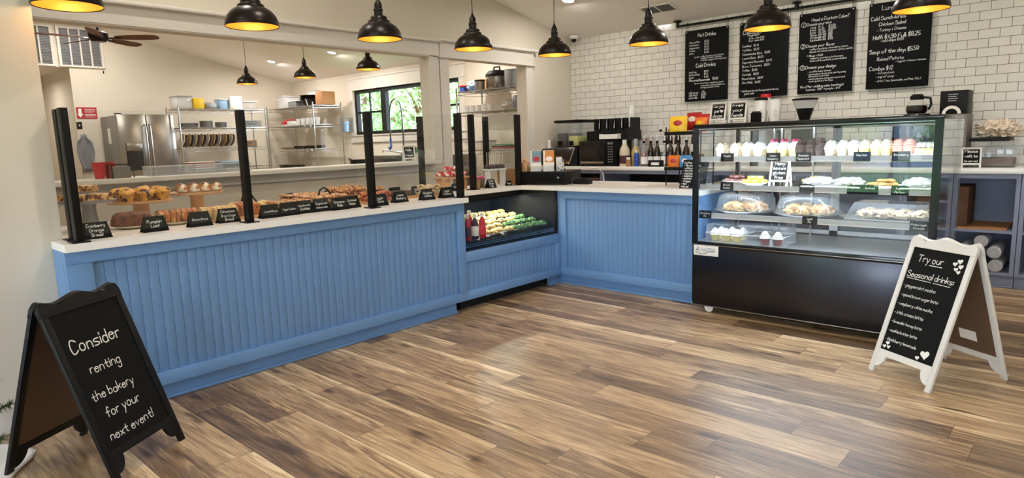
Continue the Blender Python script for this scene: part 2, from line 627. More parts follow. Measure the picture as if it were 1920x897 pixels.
def dup(root, loc, rz=None, label=None, group=None, scale=None):
    r = root.copy()
    COL.objects.link(r)
    r.location = loc
    if rz is not None:
        r.rotation_euler = (0, 0, rz)
    if scale:
        r.scale = scale if isinstance(scale, tuple) else (scale,) * 3
    if label:
        r['label'] = label
    if group:
        r['group'] = group
    for ch in list(root.children):
        c = ch.copy()
        COL.objects.link(c)
        c.parent = r
        for g in ch.children:
            d = g.copy()
            COL.objects.link(d)
            d.parent = c
    return r


# ------------------------------------------------------------------ chalk handwriting (stroke font; x 0-6, y 0-9, baseline 3)
GL = {
    'a': "45 36 16 05 04 13 33 44|46 43", 'b': "09 03|05 16 36 45 44 33 13 04", 'c': "45 36 16 05 04 13 33 44", 'd': "45 36 16 05 04 13 33 44|49 43",
    'e': "05 45 36 16 05 04 13 33 44", 'f': "48 39 28 23|06 46", 'g': "45 36 16 05 04 13 33 44|46 41 30 10 01", 'h': "09 03|05 16 36 45 43", 'i': "06 03|08 07",
    'j': "26 21 10 00|28 27", 'k': "09 03|46 04|15 43", 'l': "09 03", 'm': "06 03|05 16 26 35 33|35 46 56 65 63", 'n': "06 03|05 16 36 45 43",
    'o': "16 05 04 13 33 44 45 36 16", 'p': "06 00|05 16 36 45 44 33 13 04", 'q': "45 36 16 05 04 13 33 44|46 40 51", 'r': "06 03|05 16 36", 's': "46 16 05 44 33 03",
    't': "28 24 33 43|06 46", 'u': "06 04 13 33 44|46 43", 'v': "06 23 46", 'w': "06 13 25 43 56", 'x': "06 43|46 03", 'y': "06 23|46 10", 'z': "06 46 03 43",
    'A': "03 39 63|15 55", 'B': "03 09 39 48 37 06|36 45 44 33 03", 'C': "58 39 19 07 05 13 33 54", 'D': "03 09 29 57 55 33 03", 'E': "59 09 03 53|06 46",
    'F': "59 09 03|06 46", 'G': "58 39 19 07 05 13 33 55 35", 'H': "09 03|59 53|06 56", 'I': "09 03", 'J': "49 44 33 13 04", 'K': "09 03|59 06|16 53", 'L': "09 03 53",
    'M': "03 09 35 69 63", 'N': "03 09 53 59", 'O': "29 07 05 23 33 55 57 39 29", 'P': "03 09 39 58 57 36 06", 'Q': "29 07 05 23 33 55 57 39 29|34 63",
    'R': "03 09 39 58 57 36 06|26 53", 'S': "58 39 19 08 07 46 55 54 43 13 04", 'T': "09 69|39 33", 'U': "09 05 13 33 55 59", 'V': "09 33 69", 'W': "09 13 36 53 69",
    'X': "09 53|59 03", 'Y': "09 36 69|36 33", 'Z': "09 59 03 53", '0': "29 07 05 23 45 47 29", '1': "18 29 23", '2': "08 19 39 48 47 03 43",
    '3': "08 19 39 48 37 16|36 45 44 33 13 04", '4': "33 39 05 45", '5': "49 09 06 36 45 44 33 03", '6': "48 29 07 04 13 33 44 45 36 16 05", '7': "09 49 13",
    '8': "16 07 08 19 39 48 47 36 16 05 04 13 33 44 45 36", '9': "47 36 16 07 08 19 39 48 44 33 13", '$': "48 39 18 07 16 36 45 44 33 14 04|2: 22", ':': "06 05|04 03",
    '.': "03 04", ',': "13 02", '-': "05 35", '!': "09 05|04 03", '?': "08 19 39 48 37 26 25|24 23", '/': "03 49", '*': "15 38|18 35|06 47", '+': "05 45|27 23",
    "'": "09 07", '(': "29 07 05 23", ')': "09 27 25 03", '_': "03 43", '&': "53 18 29 38 05 13 33 55",
}
ROUND = set("abcdefghjmnopqrsuyCDGJOQSUBPR0235689$?()&t")
_gc = {}


def glyph(ch):
    if ch in _gc:
        return _gc[ch]
    out = []
    for st in GL.get(ch, "").split('|'):
        p = [(ord(q[0]) - 48, ord(q[1]) - 48) for q in st.split() if len(q) == 2]
        if not p:
            continue
        if ch in ROUND and len(p) > 2:
            q = []
            cl = p[0] == p[-1]
            for i in range(len(p) - 1):
                a = p[i - 1] if i > 0 else (p[-2] if cl else p[0])
                b, c = p[i], p[i + 1]
                d = p[i + 2] if i + 2 < len(p) else (p[1] if cl else p[-1])
                for k in range(3):
                    t = k / 3
                    q.append(tuple(0.5 * (2 * b[j] + (c[j] - a[j]) * t + (2 * a[j] - 5 * b[j] + 4 * c[j] - d[j]) * t * t + (3 * b[j] - a[j] - 3 * c[j] + d[j]) * t ** 3) for j in (0, 1)))
            q.append(p[-1])
            p = q
        out.append(p)
    w = max((x for s in out for x, y in s), default=2)
    _gc[ch] = (out, w)
    return _gc[ch]


def ribbon(b, pts, w, mtx):
    n = len(pts)
    L_, R_ = [], []
    for i in range(n):
        ax, ay = pts[max(i - 1, 0)]
        cx, cy = pts[min(i + 1, n - 1)]
        dx, dy = cx - ax, cy - ay
        d = math.hypot(dx, dy) or 1
        ux, uy = dx / d, dy / d
        x, y = pts[i]
        if i == 0:
            x, y = x - ux * w * 0.35, y - uy * w * 0.35
        if i == n - 1:
            x, y = x + ux * w * 0.35, y + uy * w * 0.35
        L_.append(b.bm.verts.new(mtx @ Vector((x - uy * w / 2, y + ux * w / 2, 0))))
        R_.append(b.bm.verts.new(mtx @ Vector((x + uy * w / 2, y - ux * w / 2, 0))))
    for i in range(n - 1):
        b.bm.faces.new((L_[i], R_[i], R_[i + 1], L_[i + 1]))


def text_width(s, size, wide=1.0, gap=1.7):
    u = size / 6
    return sum((2.6 if ch == ' ' else glyph(ch)[1] + gap) for ch in s) * u * 0.72 * wide


def write(b, s, x, y, size, mtx, bold=0.13, align='l', wide=1.0, rot=0.0, jitter=0.35, fit=None):
    """size = capital height; mtx maps board coordinates (x right, y up, z out)"""
    rnd = random.Random(s)
    tw = text_width(s, size, wide)
    if fit and tw > 0:
        if fit / tw < .95:
            size *= max(.5, fit / tw / .95)
            tw = text_width(s, size, wide)
        wide *= fit / tw
        tw = fit
    if align == 'c':
        x -= tw / 2 * math.cos(rot)
        y -= tw / 2 * math.sin(rot)
    u = size / 6
    ca, sa = math.cos(rot), math.sin(rot)
    cx = 0.0
    for ch in s:
        if ch == ' ':
            cx += 2.6 * u * 0.72 * wide
            continue
        st, w = glyph(ch)
        dy = rnd.uniform(-jitter, jitter) * u
        for p in st:
            q = []
            for gx, gy in p:
                lx = cx + (gx + (gy - 3) * 0.10) * u * 0.72 * wide
                ly = (gy - 3) * u + dy
                q.append((x + lx * ca - ly * sa, y + lx * sa + ly * ca))
            ribbon(b, q, max(size * bold, .0021 if size > .014 else .0015), mtx)
        cx += (w + 1.7) * u * 0.72 * wide
    return tw


def heart(b, x, y, s, mtx, rot=0.0):
    pts = []
    for i in range(24):
        t = 2 * math.pi * i / 24
        hx = 16 * math.sin(t) ** 3 / 17 * s
        hy = (13 * math.cos(t) - 5 * math.cos(2 * t) - 2 * math.cos(3 * t) - math.cos(4 * t)) / 17 * s
        pts.append((x + hx * math.cos(rot) - hy * math.sin(rot), y + hx * math.sin(rot) + hy * math.cos(rot)))
    v = [b.bm.verts.new(mtx @ Vector((px, py, 0))) for px, py in pts]
    b.bm.faces.new(v)


def circle_line(b, x, y, r, w, mtx):
    ribbon(b, [(x + r * math.cos(2 * math.pi * i / 16), y + r * math.sin(2 * math.pi * i / 16)) for i in range(17)], w, mtx)


def frame_mtx(origin, xdir, ydir):
    x = Vector(xdir).normalized()
    y = Vector(ydir).normalized()
    z = x.cross(y)
    m = Matrix.Identity(4)
    for i in range(3):
        m[i][0], m[i][1], m[i][2], m[i][3] = x[i], y[i], z[i], origin[i]
    return m

# ------------------------------------------------------------------ room shell
def ceil_z(y):
    return 2.665 + 0.22 * (2.55 - y) if y > -4.0 else 4.106 - 0.22 * (-4.0 - y)


XW, XE, YS, YN = -9.05, 6.2, -9.0, 2.55


def yz_wall(b, x0, x1, y0, y1, z0=0.0):
    """wall in the YZ plane that runs up to the sloped ceiling"""
    ys = [y0] + ([-4.0] if y0 < -4.0 < y1 else []) + [y1]
    pts = [(y0, z0), (y1, z0)] + [(y, ceil_z(y)) for y in reversed(ys)]
    m = Matrix(((0, 0, 1, x0), (1, 0, 0, 0), (0, 1, 0, 0), (0, 0, 0, 1)))
    b.prism(pts, x1 - x0, m)


struct('floor', B().box(XW - 2.0, XE, YS, YN, -0.05, 0), M['floor'])
b = B()
for y0, y1 in ((YS, -4.0), (-4.0, YN)):
    z0, z1 = ceil_z(y0), ceil_z(y1)
    b.faces([(XW - 2, y0, z0), (XE, y0, z0), (XE, y1, z1), (XW - 2, y1, z1), (XW - 2, y0, z0 + .1), (XE, y0, z0 + .1), (XE, y1, z1 + .1), (XW - 2, y1, z1 + .1)],
            [(0, 1, 2, 3), (4, 7, 6, 5), (0, 4, 5, 1), (2, 6, 7, 3), (0, 3, 7, 4), (1, 5, 6, 2)])
struct('ceiling', b, M['ceil'])
struct('wall_back', B().box(-1.77, XE, YN, YN + 0.15, 0, 2.67), M['tile'])
# kitchen window wall with its opening
WX0, WX1, WZ0, WZ1 = -6.86, -3.96, 1.54, 2.36
b = B()
b.box(XW, WX0, YN, YN + 0.15, 0, 2.67)
b.box(WX1, -1.77, YN, YN + 0.15, 0, 2.67)
b.box(WX0, WX1, YN, YN + 0.15, 0, WZ0)
b.box(WX0, WX1, YN, YN + 0.15, WZ1, 2.67)
struct('wall_kitchen_window', b, M['wall'])
b = B()
b.box(WX0 - 0.11, WX0, YN - 0.025, YN, WZ0 - 0.14, WZ1)
b.box(WX1, WX1 + 0.11, YN - 0.025, YN, WZ0 - 0.14, WZ1)
b.box(WX0 - 0.13, WX1 + 0.13, YN - 0.03, YN, WZ1, WZ1 + 0.2)
b.box(WX0 - 0.15, WX1 + 0.15, YN - 0.045, YN, WZ1 + 0.2, WZ1 + 0.225)
b.box(WX0 - 0.13, WX1 + 0.13, YN - 0.03, YN, WZ0 - 0.14, WZ0 - 0.02)
b.box(WX0 - 0.14, WX1 + 0.14, YN - 0.05, YN, WZ0 - 0.02, WZ0)
struct('trim_1', b, M['trim'])
# black kitchen window
b = B()
w = 0.06
b.box(WX0, WX1, YN + 0.02, YN + 0.1, WZ1 - w, WZ1)
b.box(WX0, WX1, YN + 0.02, YN + 0.1, WZ0, WZ0 + w)
for x in (WX0, WX1 - w):
    b.box(x, x + w, YN + 0.02, YN + 0.1, WZ0 + w, WZ1 - w)
for x in (-6.06, -4.86):
    b.box(x, x + 0.14, YN + 0.02, YN + 0.1, WZ0 + w, WZ1 - w)
win = struct('window_1', b, M['black'])
b = B()
for x0, x1 in ((WX0 + w, -6.06), (-4.72, WX1 - w)):
    xm = (x0 + x1) / 2
    b.box(xm - .012, xm + .012, YN + .045, YN + .075, WZ0 + w, WZ1 - w)
    b.box(x0, x1, YN + .04, YN + .08, 1.93, 1.965)
obj('window_grille', b, M['black'], win, smooth=False)
obj('window_pane', B().box(WX0 + w, WX1 - w, YN + .058, YN + .062, WZ0 + w, WZ1 - w), M['glass'], win, smooth=False)

# fridge wall, with the hall opening and two blinded windows high up
b = B()
b.box(XW - 0.15, XW, -2.62, -1.43, 2.76, 3.35)
m = Matrix(((0, 0, 1, XW - 0.15), (1, 0, 0, 0), (0, 1, 0, 0), (0, 0, 0, 1)))
b.prism([(-2.62, 3.35), (-1.43, 3.35), (-1.43, ceil_z(-1.43)), (-2.62, ceil_z(-2.62))], 0.15, m)
yz_wall(b, XW - 0.15, XW, -1.43, YN)
yz_wall(b, XW - 0.15, XW, -4.3, -2.62)
struct('wall_kitchen_back', b, M['wall'])
b = B()
b.box(XW - 1.9, XW - 1.8, -2.62, -1.43, 0, 2.76)
b.box(XW - 1.8, XW - 0.15, -1.43, -1.33, 0, 2.76)
b.box(XW - 1.8, XW - 0.15, -2.72, -2.62, 0, 2.76)
b.box(XW - 1.8, XW - 0.15, -2.72, -1.33, 2.76, 2.8)
struct('wall_hall', b, M['wall'])
d = struct('door_1', B().box(XW - 1.8, XW - 1.77, -2.45, -1.62, 0, 2.3), M['trim'])
obj('door_panel', B().box(XW - 1.77, XW - 1.755, -2.3, -1.77, 0.25, 1.0, .004).box(XW - 1.77, XW - 1.755, -2.3, -1.77, 1.2, 2.1, .004), M['trim'], d)
for n, (y0, y1) in enumerate(((-1.53, -0.94), (-2.3, -1.64))):
    b = B()
    z0, z1 = 2.80, 3.38
    b.box(XW, XW + .03, y0 - .03, y1 + .03, z0 - .03, z0)
    b.box(XW, XW + .03, y0 - .03, y1 + .03, z1, z1 + .03)
    b.box(XW, XW + .03, y0 - .03, y0, z0, z1)
    b.box(XW, XW + .03, y1, y1 + .03, z0, z1)
    wn_ = struct('window_%d' % (n + 2), b, M['trim'])
    b = B()
    for k in range(24):
        z = z0 + .012 + k * (z1 - z0) / 24
        b.box(XW + .004, XW + .022, y0, y1, z, z + .003, mtx=None)
    obj('blind', b, M['lgrey'], wn_, smooth=False)
    b = B()
    for k in range(5):
        y = y0 + (y1 - y0) * k / 4
        b.box(XW + .022, XW + .026, y - .012, y + .012, z0, z1)
    obj('blind_tape', b, M['trim'], wn_, smooth=False)
    obj('window_pane', B().box(XW + .001, XW + .003, y0, y1, z0, z1), M['grey'], wn_, smooth=False)

# wall on the left of the room, end wall of the kitchen, right wall
b = B()
yz_wall(b, -0.37, -0.22, YS, -3.81)
struct('wall_left', b, M['wall'])
b = B()
m = Matrix(((1, 0, 0, 0), (0, 0, -1, -4.3), (0, 1, 0, 0), (0, 0, 0, 1)))
b.prism([(XW - 0.15, 0), (-0.37, 0), (-0.37, 4.04), (XW - 0.15, 4.04)], 0.15, m)
struct('wall_kitchen_side', b, M['wall'])
b = B()
yz_wall(b, XE, XE + .15, YS, YN)
struct('wall_right', b, M['wall'])
b = B()
xs = [-0.37] + [v for w2 in WINDOWS_SOUTH for v in w2] + [XE]
for i in range(0, len(xs), 2):
    b.box(xs[i], xs[i + 1], YS - .15, YS, 0, ceil_z(YS))
for x0, x1 in WINDOWS_SOUTH:
    b.box(x0, x1, YS - .15, YS, 0, WIN_Z[0])
    b.box(x0, x1, YS - .15, YS, WIN_Z[1], ceil_z(YS))
struct('wall_front', b, M['wall'])
for n, (x0, x1) in enumerate(WINDOWS_SOUTH):
    b = B()
    for x in (x0, (x0 + x1) / 2 - .03, x1 - .06):
        b.box(x, x + .06, YS - .1, YS - .04, WIN_Z[0], WIN_Z[1])
    for z in (WIN_Z[0], WIN_Z[1] - .06):
        b.box(x0, x1, YS - .1, YS - .04, z, z + .06)
    wn_ = struct('window_%d' % (n + 4), b, M['black'])
    obj('window_pane', B().box(x0, x1, YS - .072, YS - .068, WIN_Z[0], WIN_Z[1]), M['glass'], wn_, smooth=False)
b = B()
b.box(-0.22, -0.205, YS, -3.93, 0, 0.135, 0.004)
struct('baseboard_left', b, M['trim'])

# wall between shop and kitchen: half wall, pilaster, header, doorway
b = B()
b.box(-1.92, -1.77, -4.3, 0.03, 0, 1.125)
b.box(-1.92, -1.77, 0.03, 0.30, 0, 2.27)
yz_wall(b, -1.92, -1.77, 1.606, YN)
yz_wall(b, -1.92, -1.77, -4.3, 1.606, 2.27)
struct('wall_divider', b, M['wall'])
b = B()
b.box(-1.77, -1.742, -4.3, 0.16, 2.275, 2.415)
b.box(-1.77, -1.70, -4.3, 0.19, 2.415, 2.445, .008)
b.box(-1.77, -1.75, -4.3, 0.03, 2.265, 2.28)
struct('trim_2', b, M['trim'])
b = B()
b.box(-1.77, -1.735, 0.17, 1.74, 2.275, 2.43)
b.box(-1.77, -1.69, 0.13, 1.79, 2.43, 2.462, .008)
b.box(-1.77, -1.72, 0.14, 1.77, 2.262, 2.278, .004)
struct('trim_3', b, M['trim'])
b = B()
b.box(-1.77, -1.748, 0.03, 0.155, 1.165, 2.265)
b.box(-1.77, -1.748, 0.175, 0.30, 0, 2.262)
b.box(-1.77, -1.748, 1.606, 1.74, 0, 2.262)
b.box(-1.77, -1.735, -4.3, 0.03, 1.052, 1.125, .003)
struct('trim_4', b, M['trim'])
struct('trim_5', B().box(-1.97, -1.63, -4.29, 0.028, 1.125, 1.163, .006), M['trim'])


# outside: lawn, drive, trees seen through the windows
tag(struct('lawn', B().box(-40, 40, YN + .2, 60, -.5, -.3), M['lawn']), 'mown green lawn outside the black kitchen window', 'lawn')
tag(struct('lawn', B().box(-40, 40, -60, YS - .2, -.32, -.2), M['lawn']), 'mown lawn outside the front windows', 'lawn')
tag(struct('driveway', B().box(-40, 40, -30, -24, -.2, -.18), M['road']), 'grey driveway across the front lawn', 'driveway')


def tree(x, y, h, seed, label):
    rnd = random.Random(seed)
    t = thing('leafy_tree', label, 'tree', (x, y, -.3 if y > 0 else -.2), 0, 'trees outside the kitchen window' if y > 0 else 'trees on the front lawn')
    b = B()
    b.tube([(0, 0, 0), (.05, .02, h * .4), (0, .1, h * .8)], [.16, .12, .05], 8)
    for k in range(5):
        a = rnd.uniform(0, 6.28)
        z = h * rnd.uniform(.25, .6)
        b.tube([(0, 0, z), (math.cos(a) * .6, math.sin(a) * .6, z + .5), (math.cos(a) * 1.2, math.sin(a) * 1.2, z + .8)], [.06, .04, .02], 6)
    obj('trunk', b, M['wood_dark'], t)
    b = B()
    vs, fs = [], []
    for k in range(3400):
        d = Vector((rnd.gauss(0, 1), rnd.gauss(0, 1), rnd.gauss(0, 1))).normalized() * rnd.uniform(.45, 1)
        p = Vector((d.x * 1.25, d.y * 1.25, h * .56 + d.z * h * .5))
        u = Vector((rnd.uniform(-1, 1), rnd.uniform(-1, 1), rnd.uniform(-1, 1))).normalized() * .1
        w_ = Vector((rnd.uniform(-1, 1), rnd.uniform(-1, 1), rnd.uniform(-1, 1))).normalized() * .06
        i = len(vs)
        vs += [p - u, p + w_, p + u, p - w_]
        fs.append((i, i + 1, i + 2, i + 3))
    b.faces(vs, fs)
    obj('foliage', b, M['leaf'], t, smooth=False, recalc=False)
    return t


tree(-14.6, 8.2, 4.6, 1, 'tree outside the kitchen window, behind its left gridded panes')
tree(-12.0, 8.4, 5.0, 2, 'tree outside the kitchen window, behind the middle pane beside the spray faucet')
tree(-9.4, 8.6, 4.8, 3, 'tree outside the kitchen window, partly hidden by the white pillar')

tree(.3, -19.0, 5.0, 4, 'tree on the front lawn, mirrored in the display case glass')
tree(-3.4, -22.0, 5.5, 5, 'tree on the far front lawn, mirrored in the display case')

t = thing('house', 'grey house across the front lawn, mirrored in the display case glass', 'house', (-4.5, -35, -.2))
obj('wall', B().box(-6, 6, -3, 3, 0, 3.4), mat('grey_blue_siding', rgb(96, 108, 124), .8), t, smooth=False)
b = B()
b.prism([(-3.6, 3.4), (3.6, 3.4), (0, 5.8)], 12.8, Matrix(((0, 0, 1, -6.4), (1, 0, 0, 0), (0, 1, 0, 0), (0, 0, 0, 1))))
obj('roof', b, mat('dark_shingles', rgb(70, 68, 70), .9), t, smooth=False)
for x in (-4, -1.5, 3.5):
    f_ = obj('window', B().box(x - .7, x + .7, 3, 3.06, 1.1, 2.5), M['trim'], t, smooth=False)
    obj('pane', B().box(x - .6, x + .6, 3.06, 3.07, 1.2, 2.4), M['gloss_black'], f_, smooth=False)
obj('door', B().box(.7, 1.7, 3, 3.06, 0, 2.2), M['trim'], t, smooth=False)

# ------------------------------------------------------------------ recessed ceiling lamps and added unseen fill lights
_tilt = math.atan(0.22)


def can_light(x, y, label, power=1.0):
    z = ceil_z(y)
    t = thing('recessed_ceiling_lamp', label, 'ceiling lamp', (x, y, z), 0, 'round recessed lamps in the ceiling')
    t.rotation_euler = (-_tilt if y > -4 else _tilt, 0, 0)
    obj('trim_ring', B().lathe([(.066, -.008), (.085, -.008), (.09, -.003), (.09, 0)], 24, cap=False), M['trim'], t)
    obj('diffuser', B().lathe([(.066, -.006), (.0, -.006)], 24, cap=False), M['can'], t)
    area('recessed_or_fill_light', (x, y + .0, z - .03), .14, CEIL_W * power, CEIL_WARM)


can_light(-0.97, 1.46, 'round lit lamp in the shop ceiling by the tiled wall', .55)
can_light(-7.73, 1.42, 'round lit lamp in the kitchen ceiling, left of the pair', 1.5)
can_light(-5.94, 1.55, 'round lit lamp in the kitchen ceiling, right of the pair', 1.4)
for x, y, p in ((1.4, 1.2, .9), (3.6, 1.2, .6), (0.9, -2.4, 1.0), (3.0, -2.4, 1.0), (5.0, -2.4, 1.0), (0.9, -5.6, .9), (3.4, -5.6, .9), (-4.0, -1.0, 1.4), (-6.2, -1.4, 1.5), (-8.0, -1.4, 1.4), (-3.2, 1.7, 1.1), (-0.95, -2.6, .8)):
    area('recessed_or_fill_light', (x, y, ceil_z(y) - .03), .14, CEIL_W * p, CEIL_WARM)  # bare fill lights without fixtures, added to brighten shop and kitchen

area('hall_fill_light', (-9.9, -2.05, 2.6), .14, 7, CEIL_WARM)  # fill light added to lift the dark hall, no fixture there

# ceiling vent and camera
t = thing('ceiling_vent', 'white ceiling air vent near the menu boards', 'vent', (-0.17, 2.07, ceil_z(2.07) - .004))
t.rotation_euler = (-_tilt, 0, 0)
b = B()
for x0, x1, y0, y1 in ((-.2, .2, -.11, -.085), (-.2, .2, .085, .11), (-.2, -.175, -.085, .085), (.175, .2, -.085, .085), (-.01, .01, -.085, .085)):
    b.box(x0, x1, y0, y1, -.012, 0)
obj('vent_frame', b, M['trim'], t)
b = B()
for k in range(9):
    y = -.08 + k * .02
    b.box(-.175, .175, y, y + .004, -.012, 0, mtx=None)
obj('louvre', b, M['grey'], t, smooth=False)
obj('backing', B().box(-.175, .175, -.085, .085, -.002, 0), M['grey'], t)
t = thing('security_camera', 'small white dome camera with black eye in the ceiling corner', 'security camera', (-1.62, 2.44, ceil_z(2.44) - .004))
obj('mount', B().lathe([(.06, 0), (.06, -.03), (.045, -.045)], 20), M['white'], t)
obj('lens_ball', B().blob((0, -.012, -.055), (.034, .034, .034), amp=0, sub=3), M['gloss_black'], t)


# ------------------------------------------------------------------ blue counters
def framed_front(t, axis, a0, a1, z0, z1, st0, st1, rail_t, rail_b, face):
    """shaker frame with a grooved bead-board panel; face plane at 0, body behind it"""
    def bx(b, u0, u1, d0, d1, zz0, zz1, bev=.003):
        if axis == 'y':
            b.box(-d1, -d0, u0, u1, zz0, zz1, bev)
        else:
            b.box(u0, u1, d0, d1, zz0, zz1, bev)
    b = B()
    bx(b, a0, a1, 0, .04, z1 - rail_t, z1)
    bx(b, a0, a1, 0, .04, z0, z0 + rail_b)
    obj('rail', b, M['blue'], t)
    for u0, u1 in ((a0, a0 + st0), (a1 - st1, a1)):
        b = B()
        bx(b, u0, u1, 0, .04, z0 + rail_b, z1 - rail_t)
        obj('stile', b, M['blue'], t)
    b = B()
    p0, p1 = a0 + st0, a1 - st1
    n = max(1, round((p1 - p0) / 0.05))
    wd_ = (p1 - p0) / n
    for k in range(n):
        bx(b, p0 + k * wd_ + .0007, p0 + (k + 1) * wd_ - .0007, .021, .036, z0 + rail_b - .004, z1 - rail_t + .004, .0018)
    bx(b, p0, p1, .0245, .036, z0 + rail_b, z1 - rail_t, 0)
    obj('beadboard_panel', b, M['blue'], t)


t = thing('counter_cabinet', 'long blue beadboard counter cabinet under the pastries', 'cabinet', (0, 0, 0))
framed_front(t, 'y', -3.862, -1.209, .098, .882, .115, .072, .064, .070, 0)
b = B()
b.box(-.212, -.041, -3.862, -1.209, .098, .882)
b.box(-.95, -.212, -3.79, -1.209, .098, .882)
obj('carcass', b, M['blue'], t, smooth=False)
b = B()
b.box(-.9, -.06, -3.79, -1.283, 0, .098)
obj('toe_kick', b, M['blue'], t, smooth=False)
obj('shoe_moulding', B().box(-.06, -.045, -3.79, -1.275, 0, .02, .006), M['blue'], t)
t = thing('counter_cabinet', 'low blue beadboard panel under the chilled drinks case', 'cabinet')
framed_front(t, 'y', -1.2085, -.0005, .098, .485, .0, .06, .078, .070, 0)
t = thing('counter_cabinet', 'blue beadboard counter cabinet under the register, next to the tall display case', 'cabinet')
framed_front(t, 'x', -.03, 1.385, .098, .882, .09, .085, .069, .069, 0)
obj('carcass', B().box(-.42, 1.385, .041, .70, .098, .882), M['blue'], t, smooth=False)
obj('toe_kick', B().box(-.09, 1.385, .06, .66, 0, .098).box(-.115, -.06, -.075, .06, 0, .097), M['blue'], t, smooth=False)
obj('shoe_moulding', B().box(-.09, 1.385, .045, .06, 0, .02, .006), M['blue'], t)

b = B()
b.prism([(.03, -3.862), (.03, -1.188), (-.96, -1.188), (-.96, -3.80), (-.215, -3.80), (-.215, -3.862)], .038, Matrix.Translation((0, 0, .882)))
tag(obj('worktop', b, M['quartz'], smooth=False), 'white quartz worktop holding the row of breads and cookies', 'worktop')
b = B()
b.prism([(-.44, -1.187), (-.44, -.03), (1.386, -.03), (1.386, .735), (-.96, .735), (-.96, -1.187)], .038, Matrix.Translation((0, 0, .882)))
tag(obj('worktop', b, M['quartz'], smooth=False), 'white quartz corner worktop under the cash drawer and cake pops', 'worktop')


# ------------------------------------------------------------------ sneeze guards
def guard(label, posts, panes, h):
    t = thing('sneeze_guard', label, 'sneeze guard')
    for x, y in posts:
        b = B()
        b.box(x - .03, x + .03, y - .017, y + .017, .926, .92 + h, .004)
        p = obj('post', b, M['black'], t)
        obj('base_plate', B().box(x - .05, x + .05, y - .04, y + .04, .9205, .927, .003), M['black'], p)
    for (x0, y0), (x1, y1) in panes:
        d = Vector((x1 - x0, y1 - y0, 0))
        L = d.length
        m = Matrix.Translation((x0, y0, 0)) @ Matrix.Rotation(math.atan2(d.y, d.x), 4, 'Z')
        obj('glass_pane', B().box(.03, L - .03, -.003, .003, .95, .92 + h - .012, 0, m), M['guard'], t, smooth=False)


guard('tall black post and glass sneeze guard in front of the breads', [(-.03, -3.785), (-.03, -2.92), (-.03, -2.045), (-.03, -1.215), (-.17, -3.772)],
      [((-.03, -3.785), (-.03, -2.92)), ((-.03, -2.92), (-.03, -2.045)), ((-.03, -2.045), (-.03, -1.215))], .65)
guard('set back glass sneeze guard around the cake pops', [(-.53, -.585), (-.5, .0), (-.925, .0), (-.94, -.83)],
      [((-.53, -.585), (-.5, .0)), ((-.5, .0), (-.925, .0))], .67)

# ------------------------------------------------------------------ pendant lamps
PEND = [(.15, 0), (.153, .006), (.149, .03), (.138, .06), (.115, .088), (.09, .104), (.078, .110), (.074, .124), (.058, .132), (.056, .148), (.05, .154), (.031, .158), (.030, .19), (.034, .192), (.034, .2), (.028, .205), (.026, .238), (.012, .262), (.004, .285), (.004, .30)]
PIN = [(.1475, .004), (.144, .03), (.133, .058), (.11, .084), (.085, .1), (.03, .112), (0, .112)]


def pendant(x, y, z, label, group, watt):
    t = thing('pendant_lamp', label, 'pendant lamp', (x, y, z), 0, group)
    obj('lamp_shade', B().lathe(PEND + [(0, .30)], 36, cap=False), M['bronze'], t)
    obj('shade_lining', B().lathe(PIN, 32, cap=False), M['gold_in'], t)
    obj('bulb', B().lathe([(0, .035), (.02, .04), (.03, .056), (.026, .075), (.014, .09), (.013, .108)], 16, cap=False), M['bulb'], t)
    obj('cord', B().tube([(0, 0, .28), (0, 0, ceil_z(y) - z - .02)], .003, 6), M['black'], t)
    obj('canopy', B().lathe([(0, ceil_z(y) - z - .035), (.045, ceil_z(y) - z - .03), (.055, ceil_z(y) - z - .004), (.055, ceil_z(y) - z + .008)], 20), M['bronze'], t)
    d = bpy.data.lights.new('pendant_light', 'POINT')
    d.energy = watt
    d.color = (1.0, .70, .38)
    d.shadow_soft_size = .02
    o = bpy.data.objects.new('pendant_light', d)
    COL.objects.link(o)
    o.location = (x, y, z + .02)


PW = 1.3
for (x, y, z), lb in zip(((-.12, -3.68, 2.06), (-.12, -2.75, 2.06), (-.12, -1.83, 2.07), (-.12, -.92, 2.075), (-.12, .12, 2.105), (.95, -.05, 2.062), (1.88, -.05, 2.055), (2.79, -.05, 2.04)),
                         ('bronze dome pendant over the breads at the far left, cut by the photo top', 'bronze dome pendant over the pastry counter, second lamp from the left',
                          'bronze dome pendant before the header, third lamp from the left', 'bronze dome pendant in front of the white pillar and kitchen doorway',
                          'bronze dome pendant in front of the room corner beside the tiles', 'bronze dome pendant left of the menu boards, below the ceiling vent',
                          'bronze dome pendant in front of the second menu board', 'bronze dome pendant in front of the lunch menu board, far right')):
    pendant(x, y, z, lb, 'bronze pendants over the counters', PW)
for (x, y, z), lb in zip(((-6.06, .11, 2.32), (-4.74, .31, 2.31), (-3.38, .41, 2.30)),
                         ('bronze pendant in the kitchen nearest the fridge, leftmost of three there', 'bronze pendant in the kitchen over the corner rack, middle of three', 'bronze pendant in the kitchen by the black window')):
    pendant(x, y, z, lb, 'bronze pendants in the kitchen', PW)


